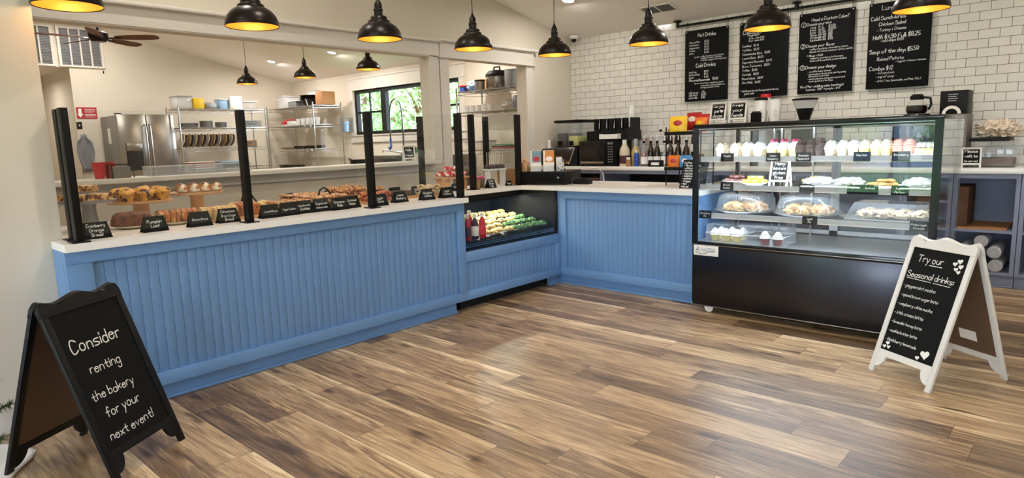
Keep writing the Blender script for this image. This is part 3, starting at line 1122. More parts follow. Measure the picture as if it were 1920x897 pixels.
# ------------------------------------------------------------------ A-frame boards
def a_frame(name, label, cat, F1, F2, off, H, mframe, mface, mback, writer, st=.034, vb=.135, vt=.735, brack=.085, bar=.10, back_label=None, thick=.018):
    F1, F2 = Vector(F1), Vector(F2)
    e = (F2 - F1)
    w = e.length
    e.normalize()
    t = thing(name, label, cat, ((F1.x + F2.x) / 2, (F1.y + F2.y) / 2, 0), math.atan2(e.y, e.x))
    L = math.hypot(off, H)
    k = L / .80

    def panel(par, mtx, face, writer_=None, names=''):
        s = st
        fx0, fx1 = -w / 2 + s, w / 2 - s
        for sx in (-1, 1):
            b = B()
            x0, x1 = (-w / 2, -w / 2 + s) if sx < 0 else (w / 2 - s, w / 2)
            b.box(x0, x1, 0, vt * k + .02, -thick, 0, .003, mtx)
            obj('leg', b, mframe, par)
        # scalloped top rail
        n = 40
        top = []
        for i in range(n + 1):
            u = i / n
            y = L - .012 + .013 * math.cos(4 * math.pi * (u - .5))
            edge = min(u, 1 - u)
            if edge < .05:
                y -= .03 * (1 - edge / .05) ** 2
            top.append((-w / 2 + u * w, y))
        b = B()
        b.prism([(-w / 2, vt * k), (w / 2, vt * k)] + top[::-1], thick + .002, mtx @ Matrix.Translation((0, 0, -thick - .001)))
        obj('top_rail', b, mframe, par)
        # bottom rail with curved brackets
        pts = [(fx0, vb * k), (fx1, vb * k)]
        low = []
        for i in range(9):
            a = i / 8 * math.pi / 2
            low.append((fx1 - brack * math.sin(a) * .62, (bar - brack * .78 * math.cos(a)) * k))
        low2 = [(-x, y) for x, y in reversed(low)]
        b = B()
        b.prism(pts + low + low2, thick - .002, mtx @ Matrix.Translation((0, 0, -thick + .001)))
        obj('bottom_rail', b, mframe, par)
        b = B()
        b.box(fx0 - .002, fx1 + .002, vb * k - .002, vt * k + .002, -thick * .75, -thick * .35, 0, mtx)
        obj('board', b, face, par, smooth=False)
        if writer_:
            b = B()
            writer_(b, mtx @ Matrix.Translation((fx0, vb * k, -thick * .35 + .0012)), fx1 - fx0, (vt - vb) * k)
            obj('chalk_lettering', b, M['chalk'], par, smooth=False, recalc=False)

    th = math.atan2(off, H)
    mf = frame_mtx((0, 0, 0), (1, 0, 0), (0, math.sin(th), math.cos(th)))
    panel(t, mf, mface, writer)
    bk = bpy.data.objects.new('back_panel', None)
    COL.objects.link(bk)
    bk.parent = t
    th2 = th * .95
    mb = frame_mtx((0, off * 2 + .01, 0), (-1, 0, 0), (0, -math.sin(th2), math.cos(th2)))
    panel(bk, mb @ Matrix.Translation((0, 0, 0)), mback)
    b = B()
    for sx in (-1, 1):
        b.box(sx * w * .35 - .015, sx * w * .35 + .015, off - .006, off + .012, H - .05, H - .02)
    obj('hinge', b, M['galv'], t)
    return t, mf, mb, w, k


def wr_black(b, m, fw, fh):
    S = fh / .6
    for s, u, v, size, fit in (('Consider', .47, .425, .078, .27), ('renting', .45, .322, .066, .17), ('the bakery', .41, .212, .064, .235), ('for your', .44, .13, .064, .195), ('next event!', .45, .035, .062, .255)):
        write(b, s, u * fw, v * S, size, m, .095, 'c', fit=fit)


a_frame('sandwich_board', 'black A-frame chalkboard about renting the bakery, standing on the left', 'chalkboard sign', (.775, -3.96, 0), (.545, -3.60, 0), .27, .76, M['black'], M['chalk_face'], M['masonite'], wr_black)


def wr_white(b, m, fw, fh):
    S = fh / .6
    write(b, 'Try our', .045, .525 * S, .056, m, .10, fit=.16)
    ribbon(b, [(.125, .512 * S), (.20, .512 * S)], .004, m)
    write(b, 'Seasonal drinks:', .012, .435 * S, .047, m, .11, fit=.285)
    ribbon(b, [(.015, .424 * S), (.165, .422 * S)], .003, m)
    ribbon(b, [(.18, .422 * S), (.28, .420 * S)], .003, m)
    for i, (s, f) in enumerate((('- peppermint mocha', .2), ('- spiced brown sugar latte', .235), ('- raspberry white mocha', .22), ('- irish cream latte', .185), ('- lavender honey latte', .195), ('- cookie butter latte', .185), ('- blackberry lemonade', .20))):
        write(b, s, .012, (.372 - .0525 * i) * S, .026, m, .10, fit=f)
    for x, y, s in ((.265, .545, .014), (.288, .562, .016), (.30, .535, .015), (.278, .518, .013), (.296, .505, .012), (.02, .02, .012), (.035, .042, .013), (.047, .022, .012), (.268, .045, .028), (.232, .018, .013)):
        heart(b, x, y * S, s, m, .2)


ts, mf, mb, w_, k_ = a_frame('sandwich_board', 'white A-frame chalkboard listing seasonal drinks, standing at the right', 'chalkboard sign', (2.765, -.722, 0), (3.096, -.930, 0), .265, .755, M['white_paint'], M['chalk_face'], M['masonite'], wr_white, st=.03)
bk = [c for c in ts.children if c.name.startswith('back_panel')][0]
b = B()
mm = mb @ Matrix.Translation((-.02, .2, -.018 * .75 - .0025)) @ Matrix.Rotation(math.pi, 4, 'Y')
b.box(-.05, .05, 0, .06, 0, .001, 0, mm)
obj('paper_sticker', b, M['paper'], bk)

# ------------------------------------------------------------------ menu boards on a pipe
BZ0, BZ1, BW = 1.735, 2.54, .525


def menu(x0, label, lines, extra=None):
    t = thing('menu_board', label, 'menu board', (x0, 2.505, BZ0), 0, 'hanging black menu boards')
    b = B()
    b.box(0, BW, -.006, .006, 0, BZ1 - BZ0, .001)
    obj('board', b, M['menu_face'], t)
    b = B()
    m = frame_mtx((0, -.0075, 0), (1, 0, 0), (0, 0, 1))
    for q in lines:
        s, u, v, size = q[:4]
        write(b, s, u, v, size, m, q[4] if len(q) > 4 else .13, q[6] if len(q) > 6 else 'l', fit=q[5] if len(q) > 5 else None)
    for u, v in ((.018, .79), (.507, .79)):
        circle_line(b, u, v, .004, .004, m)
    if extra:
        extra(b, m)
    obj('chalk_lettering', b, M['chalk'], t, smooth=False, recalc=False)
    for u in (.02, .505):
        b = B()
        b.tube([(u, 0, .79), (u, -.02, .81), (u, -.026, .87), (u, -.014, .893), (u, 0, .897), (u, .014, .893), (u, .026, .87), (u, .02, .81), (u, 0.004, .79)], .0025, 6)
        obj('hook', b, M['black'], t)


def price_lines(v0, dv, rows, u, up, size, w=.12):
    return [q for i, (a, p) in enumerate(rows) for q in ((a, u, v0 - i * dv, size, w), (p, up or u + text_width(a, size) + .022, v0 - i * dv, size * .95, w))]


menu(-.06, 'black menu board of hot and cold drinks, leftmost of the four',
     [('Hot Drinks', .16, .725, .048, .12, .225)] + price_lines(.66, .031, (('drip coffee', '$2.50'), ('americano', '$3.25'), ('cappuccino', '$4.25'), ('mocha', '$4.65'), ('latte', '$4.60')), .055, .24, .020) +
     [('syrups: vanilla, hazelnut, caramel, mint,', .12, .495, .016, .13, .36), ('raspberry, cinnamon, chocolate', .2, .475, .016, .13, .25), ('lavender, peppermint, espresso', .2, .452, .016, .13, .31),
      ('Cold Drinks', .14, .385, .048, .12, .245)] + price_lines(.325, .031, (('iced tea', '$3.00'), ('iced coffee', '$3.15'), ('latte', '$4.65')), .055, .24, .020) +
     [('Flavored lemonade', .055, .228, .026, .14, .26), ('$3.65', .345, .232, .024, .13), ('flavors: strawberry, raspberry, peach', .12, .195, .015, .13, .36), ('watermelon, cherry, blackberry,', .2, .168, .015, .13, .3),
      ('mango, passion fruit', .2, .145, .015, .13, .23), ('add syrup', .055, .09, .024, .13, .12), ('.75c', .21, .09, .024), ('add shot', .055, .06, .024, .13, .11), ('$1.00', .21, .06, .022), ('oat milk', .055, .03, .024, .13, .11), ('$.85', .21, .03, .022)])
menu(.596, 'black menu board of baked goods prices, second from left behind a pendant',
     [('Cupcakes', .035, .68, .05, .12, .21), ('single $3.50', .1, .655, .018), ('1/2 doz - bake 20.00', .1, .625, .018, .13, .17), ('12 ct - bake 36.00', .1, .598, .018, .13, .17)] +
     price_lines(.545, .0435, (('Cookies', '$2.10'), ('Muffins', '$3.25'), ('Cheesecake Bars', '$3.85'), ('Lemon Bars', '$3.75'), ('Espresso Brownies', '$3.75'), ('Brown Turnovers', '$3.50'), ('Trifles', '$5.80'), ('Cannolis', '$3.50'), ('Bread slices', '$3.00'), ('Cinn. Rolls', '$4.65')), .035, None, .022)
     + [('* All desserts can be special ordered,', .02, .065, .024, .12, .42), ('just ask', .06, .035, .024, .12)])


def nums(b, m):
    for v in (.695, .48, .265):
        circle_line(b, .045, v, .024, .004, m)


menu(1.226, 'black menu board about ordering a custom cake, third from left',
     [('Need a Custom Cake?', .12, .72, .05, .11, .36), ('1', .038, .68, .028), ('Choose your size', .075, .68, .036, .12, .24)] +
     [q for i, (a, c_, p) in enumerate((('4 inch', '(1-4)', '$17.50'), ('6 inch', '(6-12)', '$32.50'), ('8 inch', '(12-20)', '$48'), ('10 inch', '(20-30)', '$68'), ('1/2 sheet', '(30-60)', '$95'), ('full sheet', '(60-96)', '$155')))
      for q in ((a, .11, .648 - .025 * i, .018), (c_, .19, .648 - .025 * i, .018), (p, .285, .648 - .025 * i, .02))] +
     [('2', .038, .467, .028), ('Choose your flavor', .075, .465, .036, .12, .28), ('vanilla, chocolate, strawberry, lemon,', .11, .435, .017, .13, .37), ('almond, red velvet, coconut, carrot, marble', .11, .41, .017, .13, .41),
      ('* fillings + $4.00', .085, .37, .018), ('raspberry, strawberry, buttercream,', .12, .345, .017, .13, .32), ('lemon curd, custard, cream cheese', .12, .32, .017, .13, .35),
      ('3', .038, .252, .028), ('Choose your design', .075, .25, .036, .12, .30), ('- we offer many themes', .1, .212, .017, .13, .23), ('- custom pieces at your price, ask if specialty', .1, .187, .017, .13, .37), ('decorations cost extra.', .11, .165, .017, .13, .2),
      ('- send a picture and guest count and', .1, .138, .017, .13, .36), ('we can quote in a few days', .11, .115, .017, .13, .24), ('We offer wedding cake tastings!', .03, .06, .032, .12, .42), ('6 pieces = $35   * people - $40', .09, .03, .018, .13, .33)], nums)
menu(1.877, 'black lunch menu board of sandwiches and soup, rightmost of the four',
     [('Lunch', .11, .735, .055, .10, .14), ('Cold Sandwiches', .02, .645, .052, .12, .30), ('Chicken Salad', .09, .59, .046, .12, .23), ('- Turkey + Cheese', .075, .54, .042, .12, .25), ('Half: $4.90 Full: $8.25', .045, .468, .052, .13, .40), ('- add chips $1.50', .11, .44, .026, .12, .2),
      ('Soup of the day: $5.50', .02, .335, .056, .125, .42), ('Baked Potato', .09, .265, .05, .11, .23), ('- topped w/ bacon + cheese', .25, .238, .026, .11, .25), ('Combo: $12', .025, .175, .05, .11, .21), ('- 1/2 sandwich', .085, .14, .024, .1, .16), ('- cup of soup', .085, .105, .024, .1, .16),
      ('- drink ( tea, lemonade, coffee, h2o )', .085, .065, .026, .09, .385)])
t = thing('menu_rail', 'black pipe rail near the ceiling that the menu boards hang from', 'pipe rail')
b = B()
b.tube([(-.17, 2.505, 2.612), (-.15, 2.505, 2.612), (3.0, 2.505, 2.612)], .013, 10)
obj('pipe', b, M['black'], t)
for x in (-.16, 1.19, 2.6):
    b = B()
    zc_ = ceil_z(2.505)
    b.lathe([(.018, 2.595), (.018, zc_ - .018), (.045, zc_ - .014), (.048, zc_ - .004)], 16, (x, 2.505, 0))
    obj('flange', b, M['black'], t)


# ------------------------------------------------------------------ chilled case in the blue counter
t = thing('chilled_case', 'low black glass fronted chilled case set into the blue counter', 'chilled display case')
b = B()
b.box(-.92, -.88, -1.205, -.005, .12, .878)
b.box(-.88, -.046, -1.205, -1.19, .12, .878)
b.box(-.88, -.046, -.02, -.005, .12, .878)
b.box(-.88, -.046, -1.19, -.02, .12, .50)
obj('cabinet', b, M['black'], t, smooth=False)
obj('base', B().box(-.85, -.12, -1.19, -.004, 0.0, .12), M['dark'], t, smooth=False)  # near-black box standing for the shaded toe void below the case
b = B()
b.faces([(-.10, -1.19, .545), (-.10, -.02, .545), (-.86, -.02, .66), (-.86, -1.19, .66), (-.10, -1.19, .50), (-.10, -.02, .50), (-.86, -.02, .50), (-.86, -1.19, .50)], [(0, 1, 2, 3), (4, 5, 1, 0), (6, 7, 3, 2)])
obj('deck', b, M['black'], t, smooth=False)
b = B()
b.box(-.06, -.045, -1.19, -.02, .50, .545)
b.box(-.062, -.042, -1.19, -.02, .541, .546)
obj('front_lip', b, M['gloss_black'], t)
b = B()
b.box(-.044, -.041, -1.19, -.02, .513, .517)
b.box(-.044, -.041, -1.19, -.02, .53, .533)
obj('lip_trim', b, M['chrome'], t)
b = B()
b.box(-.5, -.44, -1.19, -.02, .835, .878)
obj('top_rail', b, M['black'], t)
obj('lamp_strip', B().box(-.498, -.488, -1.18, -.04, .829, .834), M['led'], t)
area('chilled_case_light', (-.46, -.61, .825), .02, 8.0, (1, .93, .75), (0, 0, math.radians(90)), 1.1)
bpy.data.objects['chilled_case_light'].data.size = 1.1
bpy.data.objects['chilled_case_light'].data.size_y = .02
obj('front_glass', B().box(-.034, -.03, -1.189, -.021, .505, .876), M['guard'], t, smooth=False)
b = B()
b.box(-.036, -.026, -1.205, -1.185, .487, .88)
b.box(-.036, -.026, -.025, -.005, .487, .88)
b.box(-.036, -.026, -1.19, -.02, .487, .505)
obj('glass_frame', b, M['gloss_black'], t)

BOT = [(0, 0), (.027, 0), (.030, .006), (.030, .13), (.028, .15), (.016, .175), (.013, .18), (.013, .2)]


def bottle(name, label, x, y, z, liq, cap, group, lab=None, s=1.0, prof=BOT, cat='bottle', caph=.022):
    t = thing(name, label, cat, (x, y, z), random.Random(x).uniform(0, 6), group)
    obj('body', B().lathe([(r * s, h * s) for r, h in prof], 18), liq, t)
    r, h = prof[-1]
    obj('cap', B().lathe([(r * s + .003, h * s - .012), (r * s + .003, h * s + caph * s), (r * s, h * s + caph * s + .002)], 14), cap, t)
    if lab:
        obj('wrap_label', B().lathe([(prof[2][0] * s + .0006, .03 * s), (prof[2][0] * s + .0006, .115 * s)], 18, cap=False), lab, t)
    return t


for i, (x, y, l, c, lb) in enumerate(((-.12, -.90, 'drink', 'red', 'red juice bottle, front right of the bottles in the chilled case'), (-.12, -.985, 'drink_dark', 'white', 'purple juice bottle with white label, front middle in the chilled case'),
                                      (-.12, -1.07, 'drink', 'maroon', 'red juice bottle at the left glass edge of the chilled case'), (-.22, -.95, 'drink', 'maroon', 'red juice bottle behind the front right one in the chilled case'),
                                      (-.22, -1.035, 'drink', 'white', 'red juice bottle with a pale label, second row of the chilled case'), (-.22, -1.12, 'drink_dark', 'red', 'dark juice bottle at the back left of the chilled case'))):
    z = .545 + max(0, (-.10 - x)) * .151 + .006
    bottle('juice_bottle', lb, x, y, z, M[l], M['white'], 'juice bottles in the chilled case', M[c], .95)
g0 = None
rnd = random.Random(5)
ck = 0
for r in range(5):
    for c_ in range(9):
        x = -.16 - r * .13 + rnd.uniform(-.015, .015)
        y = -.83 + c_ * .095 + rnd.uniform(-.009, .009)
        z = .545 + (-.10 - x) * .151 + .012
        gr = (c_ >= 4 and r <= 1) or (c_ > 6 and r == 2)
        q = B()
        q.blob((0, 0, .017), (.044, .04, .024), seed=ck, amp=.35, freq=3, sub=3, flat=-.014)
        o = obj('frosted_treat', q, M['green_food'] if gr else M['gold_food'], None, loc=(x, y, z), rz=rnd.uniform(0, 6))
        tag(o, 'green sugared treat in the front rows of the chilled case' if gr else 'golden treat on the chilled case deck', 'treat', 'green treats in the chilled case' if gr else 'golden treats in the chilled case')
        ck += 1


# ------------------------------------------------------------------ food builders
def place_card(x, y, z, rz, lines, label, w=.132, h=.088, group='chalk name cards on the pastry counter', size=.016, tilt=.32):
    t = thing('name_card', label, 'name card', (x, y, z), rz, group)
    b = B()
    s_, c_ = math.sin(tilt), math.cos(tilt)
    for sg in (1, -1):
        m = frame_mtx((0, -sg * h * s_, 0), (sg, 0, 0), (0, sg * s_, c_))
        b.prism([(-w / 2, 0), (w / 2, 0), (w * .40, h), (-w * .40, h)], .005, m @ Matrix.Translation((0, 0, -.005)))
    obj('card', b, M['chalk_face'], t, smooth=False)
    if lines:
        b = B()
        m = frame_mtx((0, -h * s_, 0), (1, 0, 0), (0, s_, c_)) @ Matrix.Translation((0, 0, .0008))
        n = len(lines)
        for i, s in enumerate(lines):
            v = h * (.5 + (n - 1) * .14 - i * .28) - size * .4
            write(b, s, 0, v, size, m, .13, 'c', fit=min(w * .66, text_width(s, size)))
        obj('chalk_lettering', b, M['chalk'], t, smooth=False, recalc=False)
    return t


RZ = R(90)
W0 = .92
for x, y, lines, lb in ((-.12, -3.685, ('Cranberry', 'Orange', 'Bread'), 'chalk card reading Cranberry Orange Bread, beside the left post'),
                        (-.13, -3.405, ('Pumpkin', 'Loaf'), 'chalk card reading Pumpkin Loaf, before the dark loaf'),
                        (-.13, -3.165, ('Banana Bread',), 'chalk card reading Banana Bread, before the sliced loaf'),
                        (-.165, -2.985, ('Cinnamon', 'Brown Sugar', 'Bread'), 'three line chalk card left of the second post'),
                        (-.15, -2.73, ('Zucchini Bread',), 'single line chalk card right of the second post, below black tongs'),
                        (-.165, -2.595, ('Sugar Cookies',), 'chalk card reading Sugar Cookies, mid counter'),
                        (-.185, -2.475, ('Chocolate Chip', 'Cookies'), 'chalk card reading Chocolate Chip Cookies, mid counter'),
                        (-.185, -2.35, ('Gingerbread', 'Snickerdoodles'), 'chalk card reading Snickerdoodles in bold chalk'),
                        (-.155, -2.23, ('Cinnamon', 'Rolls'), 'narrow grey chalk card under the right tongs handle'),
                        (-.18, -2.115, ('Oatmeal', 'Raisin'), 'chalk card just left of the third post'),
                        (-.115, -1.925, ('Apple', 'Tarts'), 'chalk card just right of the third post'),
                        (-.19, -1.685, ('Lemon', 'Blueberry'), 'chalk card in front of the cherry pastries'),
                        (-.145, -1.46, ('Chocolate', 'Muffins'), 'bold lettered chalk card second from the worktop right end'),
                        (-.135, -1.27, ('Apple', 'Fritters'), 'dark chalk card nearest the worktop right end, left of its post')):
    place_card(x, y, W0, RZ, lines, lb)
for x, y, lines, lb in ((-.47, -3.21, ('Blueberry', 'Muffins'), 'chalk card standing under the wooden stand of muffins'), (-.5, -1.66, ('Peanut', 'Butter'), 'chalk card behind the third post, second row'), (-.58, -1.43, ('Pecan',), 'chalk card behind the cherry pastries, second row'),
                        (-.925, -2.16, (), 'blank backed dark card behind the crunchy cookies'), (-.88, -1.83, (), 'dark card behind the topped cookies under the wire handle'), (-.49, -1.27, ('Cheese', 'Danish'), 'chalk card behind the dark one at the worktop right end')):
    place_card(x, y, W0 + .0, RZ, lines, lb)


def loaf(label, name, x, y, z, L, W, H, rz, mcrust, mcrumb, slices=0, seed=0, group=None):
    t = thing(name, label, 'bread', (x, y, z), rz, group)
    prof = [(-.5, 0), (-.5, .55), (-.46, .78), (-.3, .95), (0, 1.02), (.3, .95), (.46, .78), (.5, .55), (.5, 0)]

    def seg(x0, x1, lean=0.0, r0=1.0, r1=1.0):
        b = B()
        v, f = [], []
        n = len(prof)
        for xx, r in ((x0, r0), (x0 + (x1 - x0) * .5, max(r0, r1)), (x1, r1)):
            for py, pz in prof:
                k = 1 + .07 * noise.noise(Vector((xx * 30 + seed, py * 3, pz * 3)))
                v.append((xx + lean * pz * H, py * W * r * k, pz * H * (r * .5 + .5) * k))
        for a in range(2):
            for i in range(n - 1):
                f.append((a * n + i, (a + 1) * n + i, (a + 1) * n + i + 1, a * n + i + 1))
        f.append(tuple(range(n)))
        f.append(tuple(range(2 * n, 3 * n))[::-1])
        f.append((0, n, n - 1))
        b.faces(v, f)
        return b
    if not slices:
        b = B()
        v, f = [], []
        n = len(prof)
        K = 14
        for i in range(K + 1):
            u = i / K
            r = math.sqrt(max(0, 1 - (2 * u - 1) ** 4)) * .94 + .06
            for py, pz in prof:
                k = 1 + .10 * noise.noise(Vector((u * 5 + seed, py * 3, pz * 3)))
                v.append(((u - .5) * L, py * W * r * k, pz * H * (.35 + .65 * r) * k))
        for a in range(K):
            for i in range(n - 1):
                f.append((a * n + i, (a + 1) * n + i, (a + 1) * n + i + 1, a * n + i + 1))
        f.append(tuple(range(n)))
        f.append(tuple(range(K * n, (K + 1) * n))[::-1])
        b.faces(v, f)
        obj('crust', b, mcrust, t)
    else:
        q = L / slices
        for i in range(slices):
            x0 = -L / 2 + i * q
            b = seg(x0, x0 + q * .84, .12)
            s = obj('bread_slice', b, mcrumb, t)
            b = B()
            v, f = [], []
            n = len(prof)
            for xx in (x0 - .0005, x0 + q * .84 + .0005):
                for py, pz in prof:
                    v.append((xx + .12 * pz * H * 1.01, py * W * 1.015, pz * H * 1.012 + .0003))
            for i2 in range(n - 1):
                f.append((i2, n + i2, n + i2 + 1, i2 + 1))
            b.faces(v, f)
            obj('crust', b, mcrust, s)
    return t


def plate(label, x, y, z, r, group=None, m='white', name='serving_plate'):
    o = obj(name, B().lathe([(0, 0), (r * .55, 0), (r * .6, .004), (r, .016), (r, .019), (r * .58, .008), (0, .006)], 32, cap=False), M[m], None, loc=(x, y, z))
    return tag(o, label, 'plate', group)


plate('cream plate under the dark loaf', -.42, -3.42, W0, .10, None, 'frost_cream')
loaf('dark brown whole loaf behind the first cards', 'bread_loaf', -.43, -3.42, W0 + .0195, .21, .12, .075, R(80), M['bread_dark'], M['bread_dark'], 0, 1)
plate('cream plate under the sliced fruit loaf', -.37, -3.20, W0, .085, None, 'frost_cream')
loaf('sliced fruit loaf with brown crust behind two cards', 'bread_loaf', -.37, -3.20, W0 + .0195, .21, .115, .068, R(85), M['bread_brown'], M['crumb'], 7, 2)
tr = thing('wooden_tray', 'shallow pale wooden tray under the sliced pale loaf', 'tray', (-.32, -2.985, W0))
obj('tray_base', B().box(-.09, .09, -.105, .105, 0, .012, .003), M['wood'], tr)
loaf('sliced pale loaf on a small wooden tray, left of the second post', 'bread_loaf', -.32, -2.985, W0 + .0125, .21, .12, .075, R(88), M['bread_light'], M['seedcrumb'], 7, 3)
tr = thing('wooden_tray', 'wooden tray under the brown loaf behind the second post', 'tray', (-.34, -2.775, W0))
obj('tray_base', B().box(-.12, .12, -.095, .095, 0, .012, .003), M['wood'], tr)
loaf('brown sugar loaf behind the second post', 'bread_loaf', -.36, -2.785, W0 + .0125, .2, .15, .085, R(85), M['bread_brown'], M['bread_brown'], 0, 4)
loaf('small red streaked pastry loaf behind the Cranberry card', 'bread_loaf', -.36, -3.63, W0, .15, .10, .06, R(75), M['redpastry'], M['redpastry'], 0, 5)


def cake_stand(label, x, y, z, r, h, m, name='cake_stand'):
    t = thing(name, label, 'cake stand', (x, y, z), 0, 'cake stands on the pastry counter')
    obj('plate', B().lathe([(0, h - .014), (r - .01, h - .014), (r, h - .01), (r, h), (0, h)], 40, cap=False), m, t)
    obj('pedestal', B().lathe([(0, 0), (r * .34, 0), (r * .33, .01), (r * .26, h * .45), (r * .24, h * .75), (r * .3, h - .014)], 28, cap=True), m, t)
    return t


def muffin_mesh(seed=0, r=.044, h=.05):
    b = B()
    b.lathe([(0, 0), (r * .72, 0), (r * .98, h)], 18, cap=False)
    b.blob((0, 0, h), (r * 1.15, r * 1.15, r * .72), seed, .22, 2.5, 3, flat=-r * .1)
    return b


cake_stand('wooden cake stand carrying the blueberry muffins', -.72, -3.27, W0, .18, .135, M['wood'])
k = 0
for dx, dy in ((.09, -.10), (.11, 0), (.09, .10), (-.02, -.11), (0, -.0), (-.02, .11), (-.11, -.05), (-.11, .06)):
    o = obj('blueberry_muffin', muffin_mesh(k), M['muffin'], None, loc=(-.72 + dx, -3.27 + dy, W0 + .1355), rz=k * 1.3)
    tag(o, 'blueberry muffin on the left wooden cake stand', 'muffin', 'blueberry muffins on the wooden cake stand')
    k += 1
cake_stand('wooden cake stand carrying the drizzled rolls', -.80, -2.90, W0, .165, .158, M['wood'])
k = 0
for dx, dy in ((.06, -.108), (.065, -.036), (.065, .036), (.06, .108), (-.045, -.075), (-.045, 0), (-.045, .075)):
    b = B().blob((0, 0, .022), (.05, .031, .035), k, .2, 2.5, 3, flat=-.02)
    o = obj('iced_roll', b, M['roll'], None, loc=(-.80 + dx, -2.90 + dy, W0 + .1585), rz=k * .03)
    tag(o, 'chocolate drizzled iced roll on the right wooden cake stand', 'pastry', 'iced rolls on the wooden cake stand')
    k += 1
cake_stand('grey metal cake stand half hidden by the left post', -.52, -3.60, W0, .14, .172, M['galv'])
for k, (dx, dy, dz) in enumerate(((.05, -.05, 0), (.06, .05, 0), (-.04, -.06, 0), (-.04, .05, 0), (.02, -.005, .05))):
    b = B()
    b.prism([(-.05, -.05), (.06, 0), (-.05, .05)], .032, Matrix.Rotation(k * 1.1, 4, 'Z'))
    bmesh.ops.subdivide_edges(b.bm, edges=b.bm.edges[:], cuts=3, use_grid_fill=True)
    for v in b.bm.verts:
        v.co += Vector((noise.noise(v.co * 30), noise.noise(v.co * 30 + Vector((5, 0, 0))), noise.noise(v.co * 30 + Vector((0, 9, 0))))) * .006
        v.co.z = max(v.co.z, 0)
    o = obj('drizzled_scone', b, M['scone'], None, loc=(-.52 + dx, -3.60 + dy, W0 + .173 + dz))
    tag(o, 'drizzled golden scone on the grey cake stand', 'scone', 'drizzled scones on the grey cake stand')


def tray(label, x0, x1, y0, y1, z, m, lip=.02, name='serving_tray'):
    t = thing(name, label, 'tray', ((x0 + x1) / 2, (y0 + y1) / 2, z))
    hx, hy = (x1 - x0) / 2, (y1 - y0) / 2
    obj('tray_base', B().box(-hx, hx, -hy, hy, 0, .006), m, t, smooth=False)
    b = B()
    b.box(-hx, hx, -hy, -hy + .008, .006, lip)
    b.box(-hx, hx, hy - .008, hy, .006, lip)
    b.box(-hx, -hx + .008, -hy + .008, hy - .008, .006, lip)
    b.box(hx - .008, hx, -hy + .008, hy - .008, .006, lip)
    obj('rim', b, m, t, smooth=False)
    return t


def pile(name, label, cat, group, spots_, mesh_fn, m, seed=0, var=3, spin=True):
    rnd = random.Random(seed)
    meshes = []
    for i, (x, y, z) in enumerate(spots_):
        if i < var:
            o = obj(name, mesh_fn(i), m, None)
            meshes.append(o)
        else:
            o = meshes[i % var].copy()
            COL.objects.link(o)
        o.location = (x, y, z)
        o.rotation_euler = (rnd.uniform(-.06, .06), rnd.uniform(-.06, .06), rnd.uniform(0, 6.28)) if spin else (0, 0, rnd.uniform(-.1, .1))
        tag(o, label, cat, group)


def cookie_mesh(r=.045, h=.014):
    return lambda s: B().blob((0, 0, 0), (r, r, h), s, .18, 2.5, 3, flat=-h * .55)


def grid(x0, x1, y0, y1, z, nx, ny, layers=1, dz=.018, seed=0, jit=.008):
    rnd = random.Random(seed)
    return [(x0 + (x1 - x0) * (i + .5) / nx + rnd.uniform(-jit, jit), y0 + (y1 - y0) * (j + .5) / ny + rnd.uniform(-jit, jit), z + l * dz)
            for l in range(layers) for i in range(nx) for j in range(ny)]


tray('long pale wooden tray of sugar cookies behind the tongs', -.93, -.55, -2.68, -2.36, W0, M['wood'])
pile('sugar_cookie', 'pale sugar cookie on the long wooden tray', 'cookie', 'sugar cookies on the wooden tray', grid(-.92, -.56, -2.67, -2.37, W0 + .016, 4, 4, 2, .025, 1, .003), cookie_mesh(.032), M['gold_food'])
tray('wooden tray of chocolate chip cookies mid counter', -.50, -.26, -2.62, -2.33, W0, M['wood'])
pile('chocolate_chip_cookie', 'chocolate chip cookie stacked mid counter behind its card', 'cookie', 'chocolate chip cookies mid counter', grid(-.495, -.265, -2.615, -2.335, W0 + .016, 3, 3, 3, .026, 2, .003), cookie_mesh(.034, .013), M['cookie_choc'])
tray('wooden tray of topped cookies between the two tongs', -.88, -.30, -2.32, -2.0, W0, M['wood'])
pile('topped_cookie', 'nut topped golden cookie in the heap between the tongs', 'cookie', 'topped cookies between the tongs', grid(-.87, -.31, -2.31, -2.01, W0 + .018, 5, 3, 3, .029, 3, .003), cookie_mesh(.043, .014), M['granola'])
tray('wooden tray of pecan clusters left of the third post', -.80, -.46, -1.97, -1.74, W0, M['wood'])
pile('pecan_cluster', 'pecan cluster heaped left of the third post', 'pastry', 'pecan clusters by the third post', grid(-.785, -.475, -1.96, -1.75, W0 + .032, 3, 2, 2, .062, 4, .003), lambda s: B().blob((0, 0, 0), (.04, .04, .032), s, .4, 4, 3, flat=-.024), M['granola'])
tray('wooden tray of golden turnovers right of the third post', -.90, -.58, -1.66, -1.46, W0, M['wood'])
pile('golden_turnover', 'golden turnover stacked right of the third post', 'pastry', 'golden turnovers by the third post', grid(-.88, -.60, -1.65, -1.47, W0 + .026, 2, 2, 2, .042, 5), lambda s: B().blob((0, 0, 0), (.044, .036, .026), s, .2, 2, 3, flat=-.02), M['cookie'])
tray('wooden tray of cherry pastries behind the front cards', -.42, -.26, -1.92, -1.66, W0, M['wood'])
pile('cherry_pastry', 'red filled cherry pastry behind the front cards', 'pastry', 'cherry pastries behind the cards', grid(-.41, -.27, -1.91, -1.67, W0 + .024, 2, 3, 2, .042, 6, .002), lambda s: B().blob((0, 0, 0), (.029, .029, .02), s, .25, 2.5, 3, flat=-.016), M['redpastry'])
tray('wooden tray under the chocolate cake slices', -.56, -.36, -1.605, -1.38, W0, M['wood'])
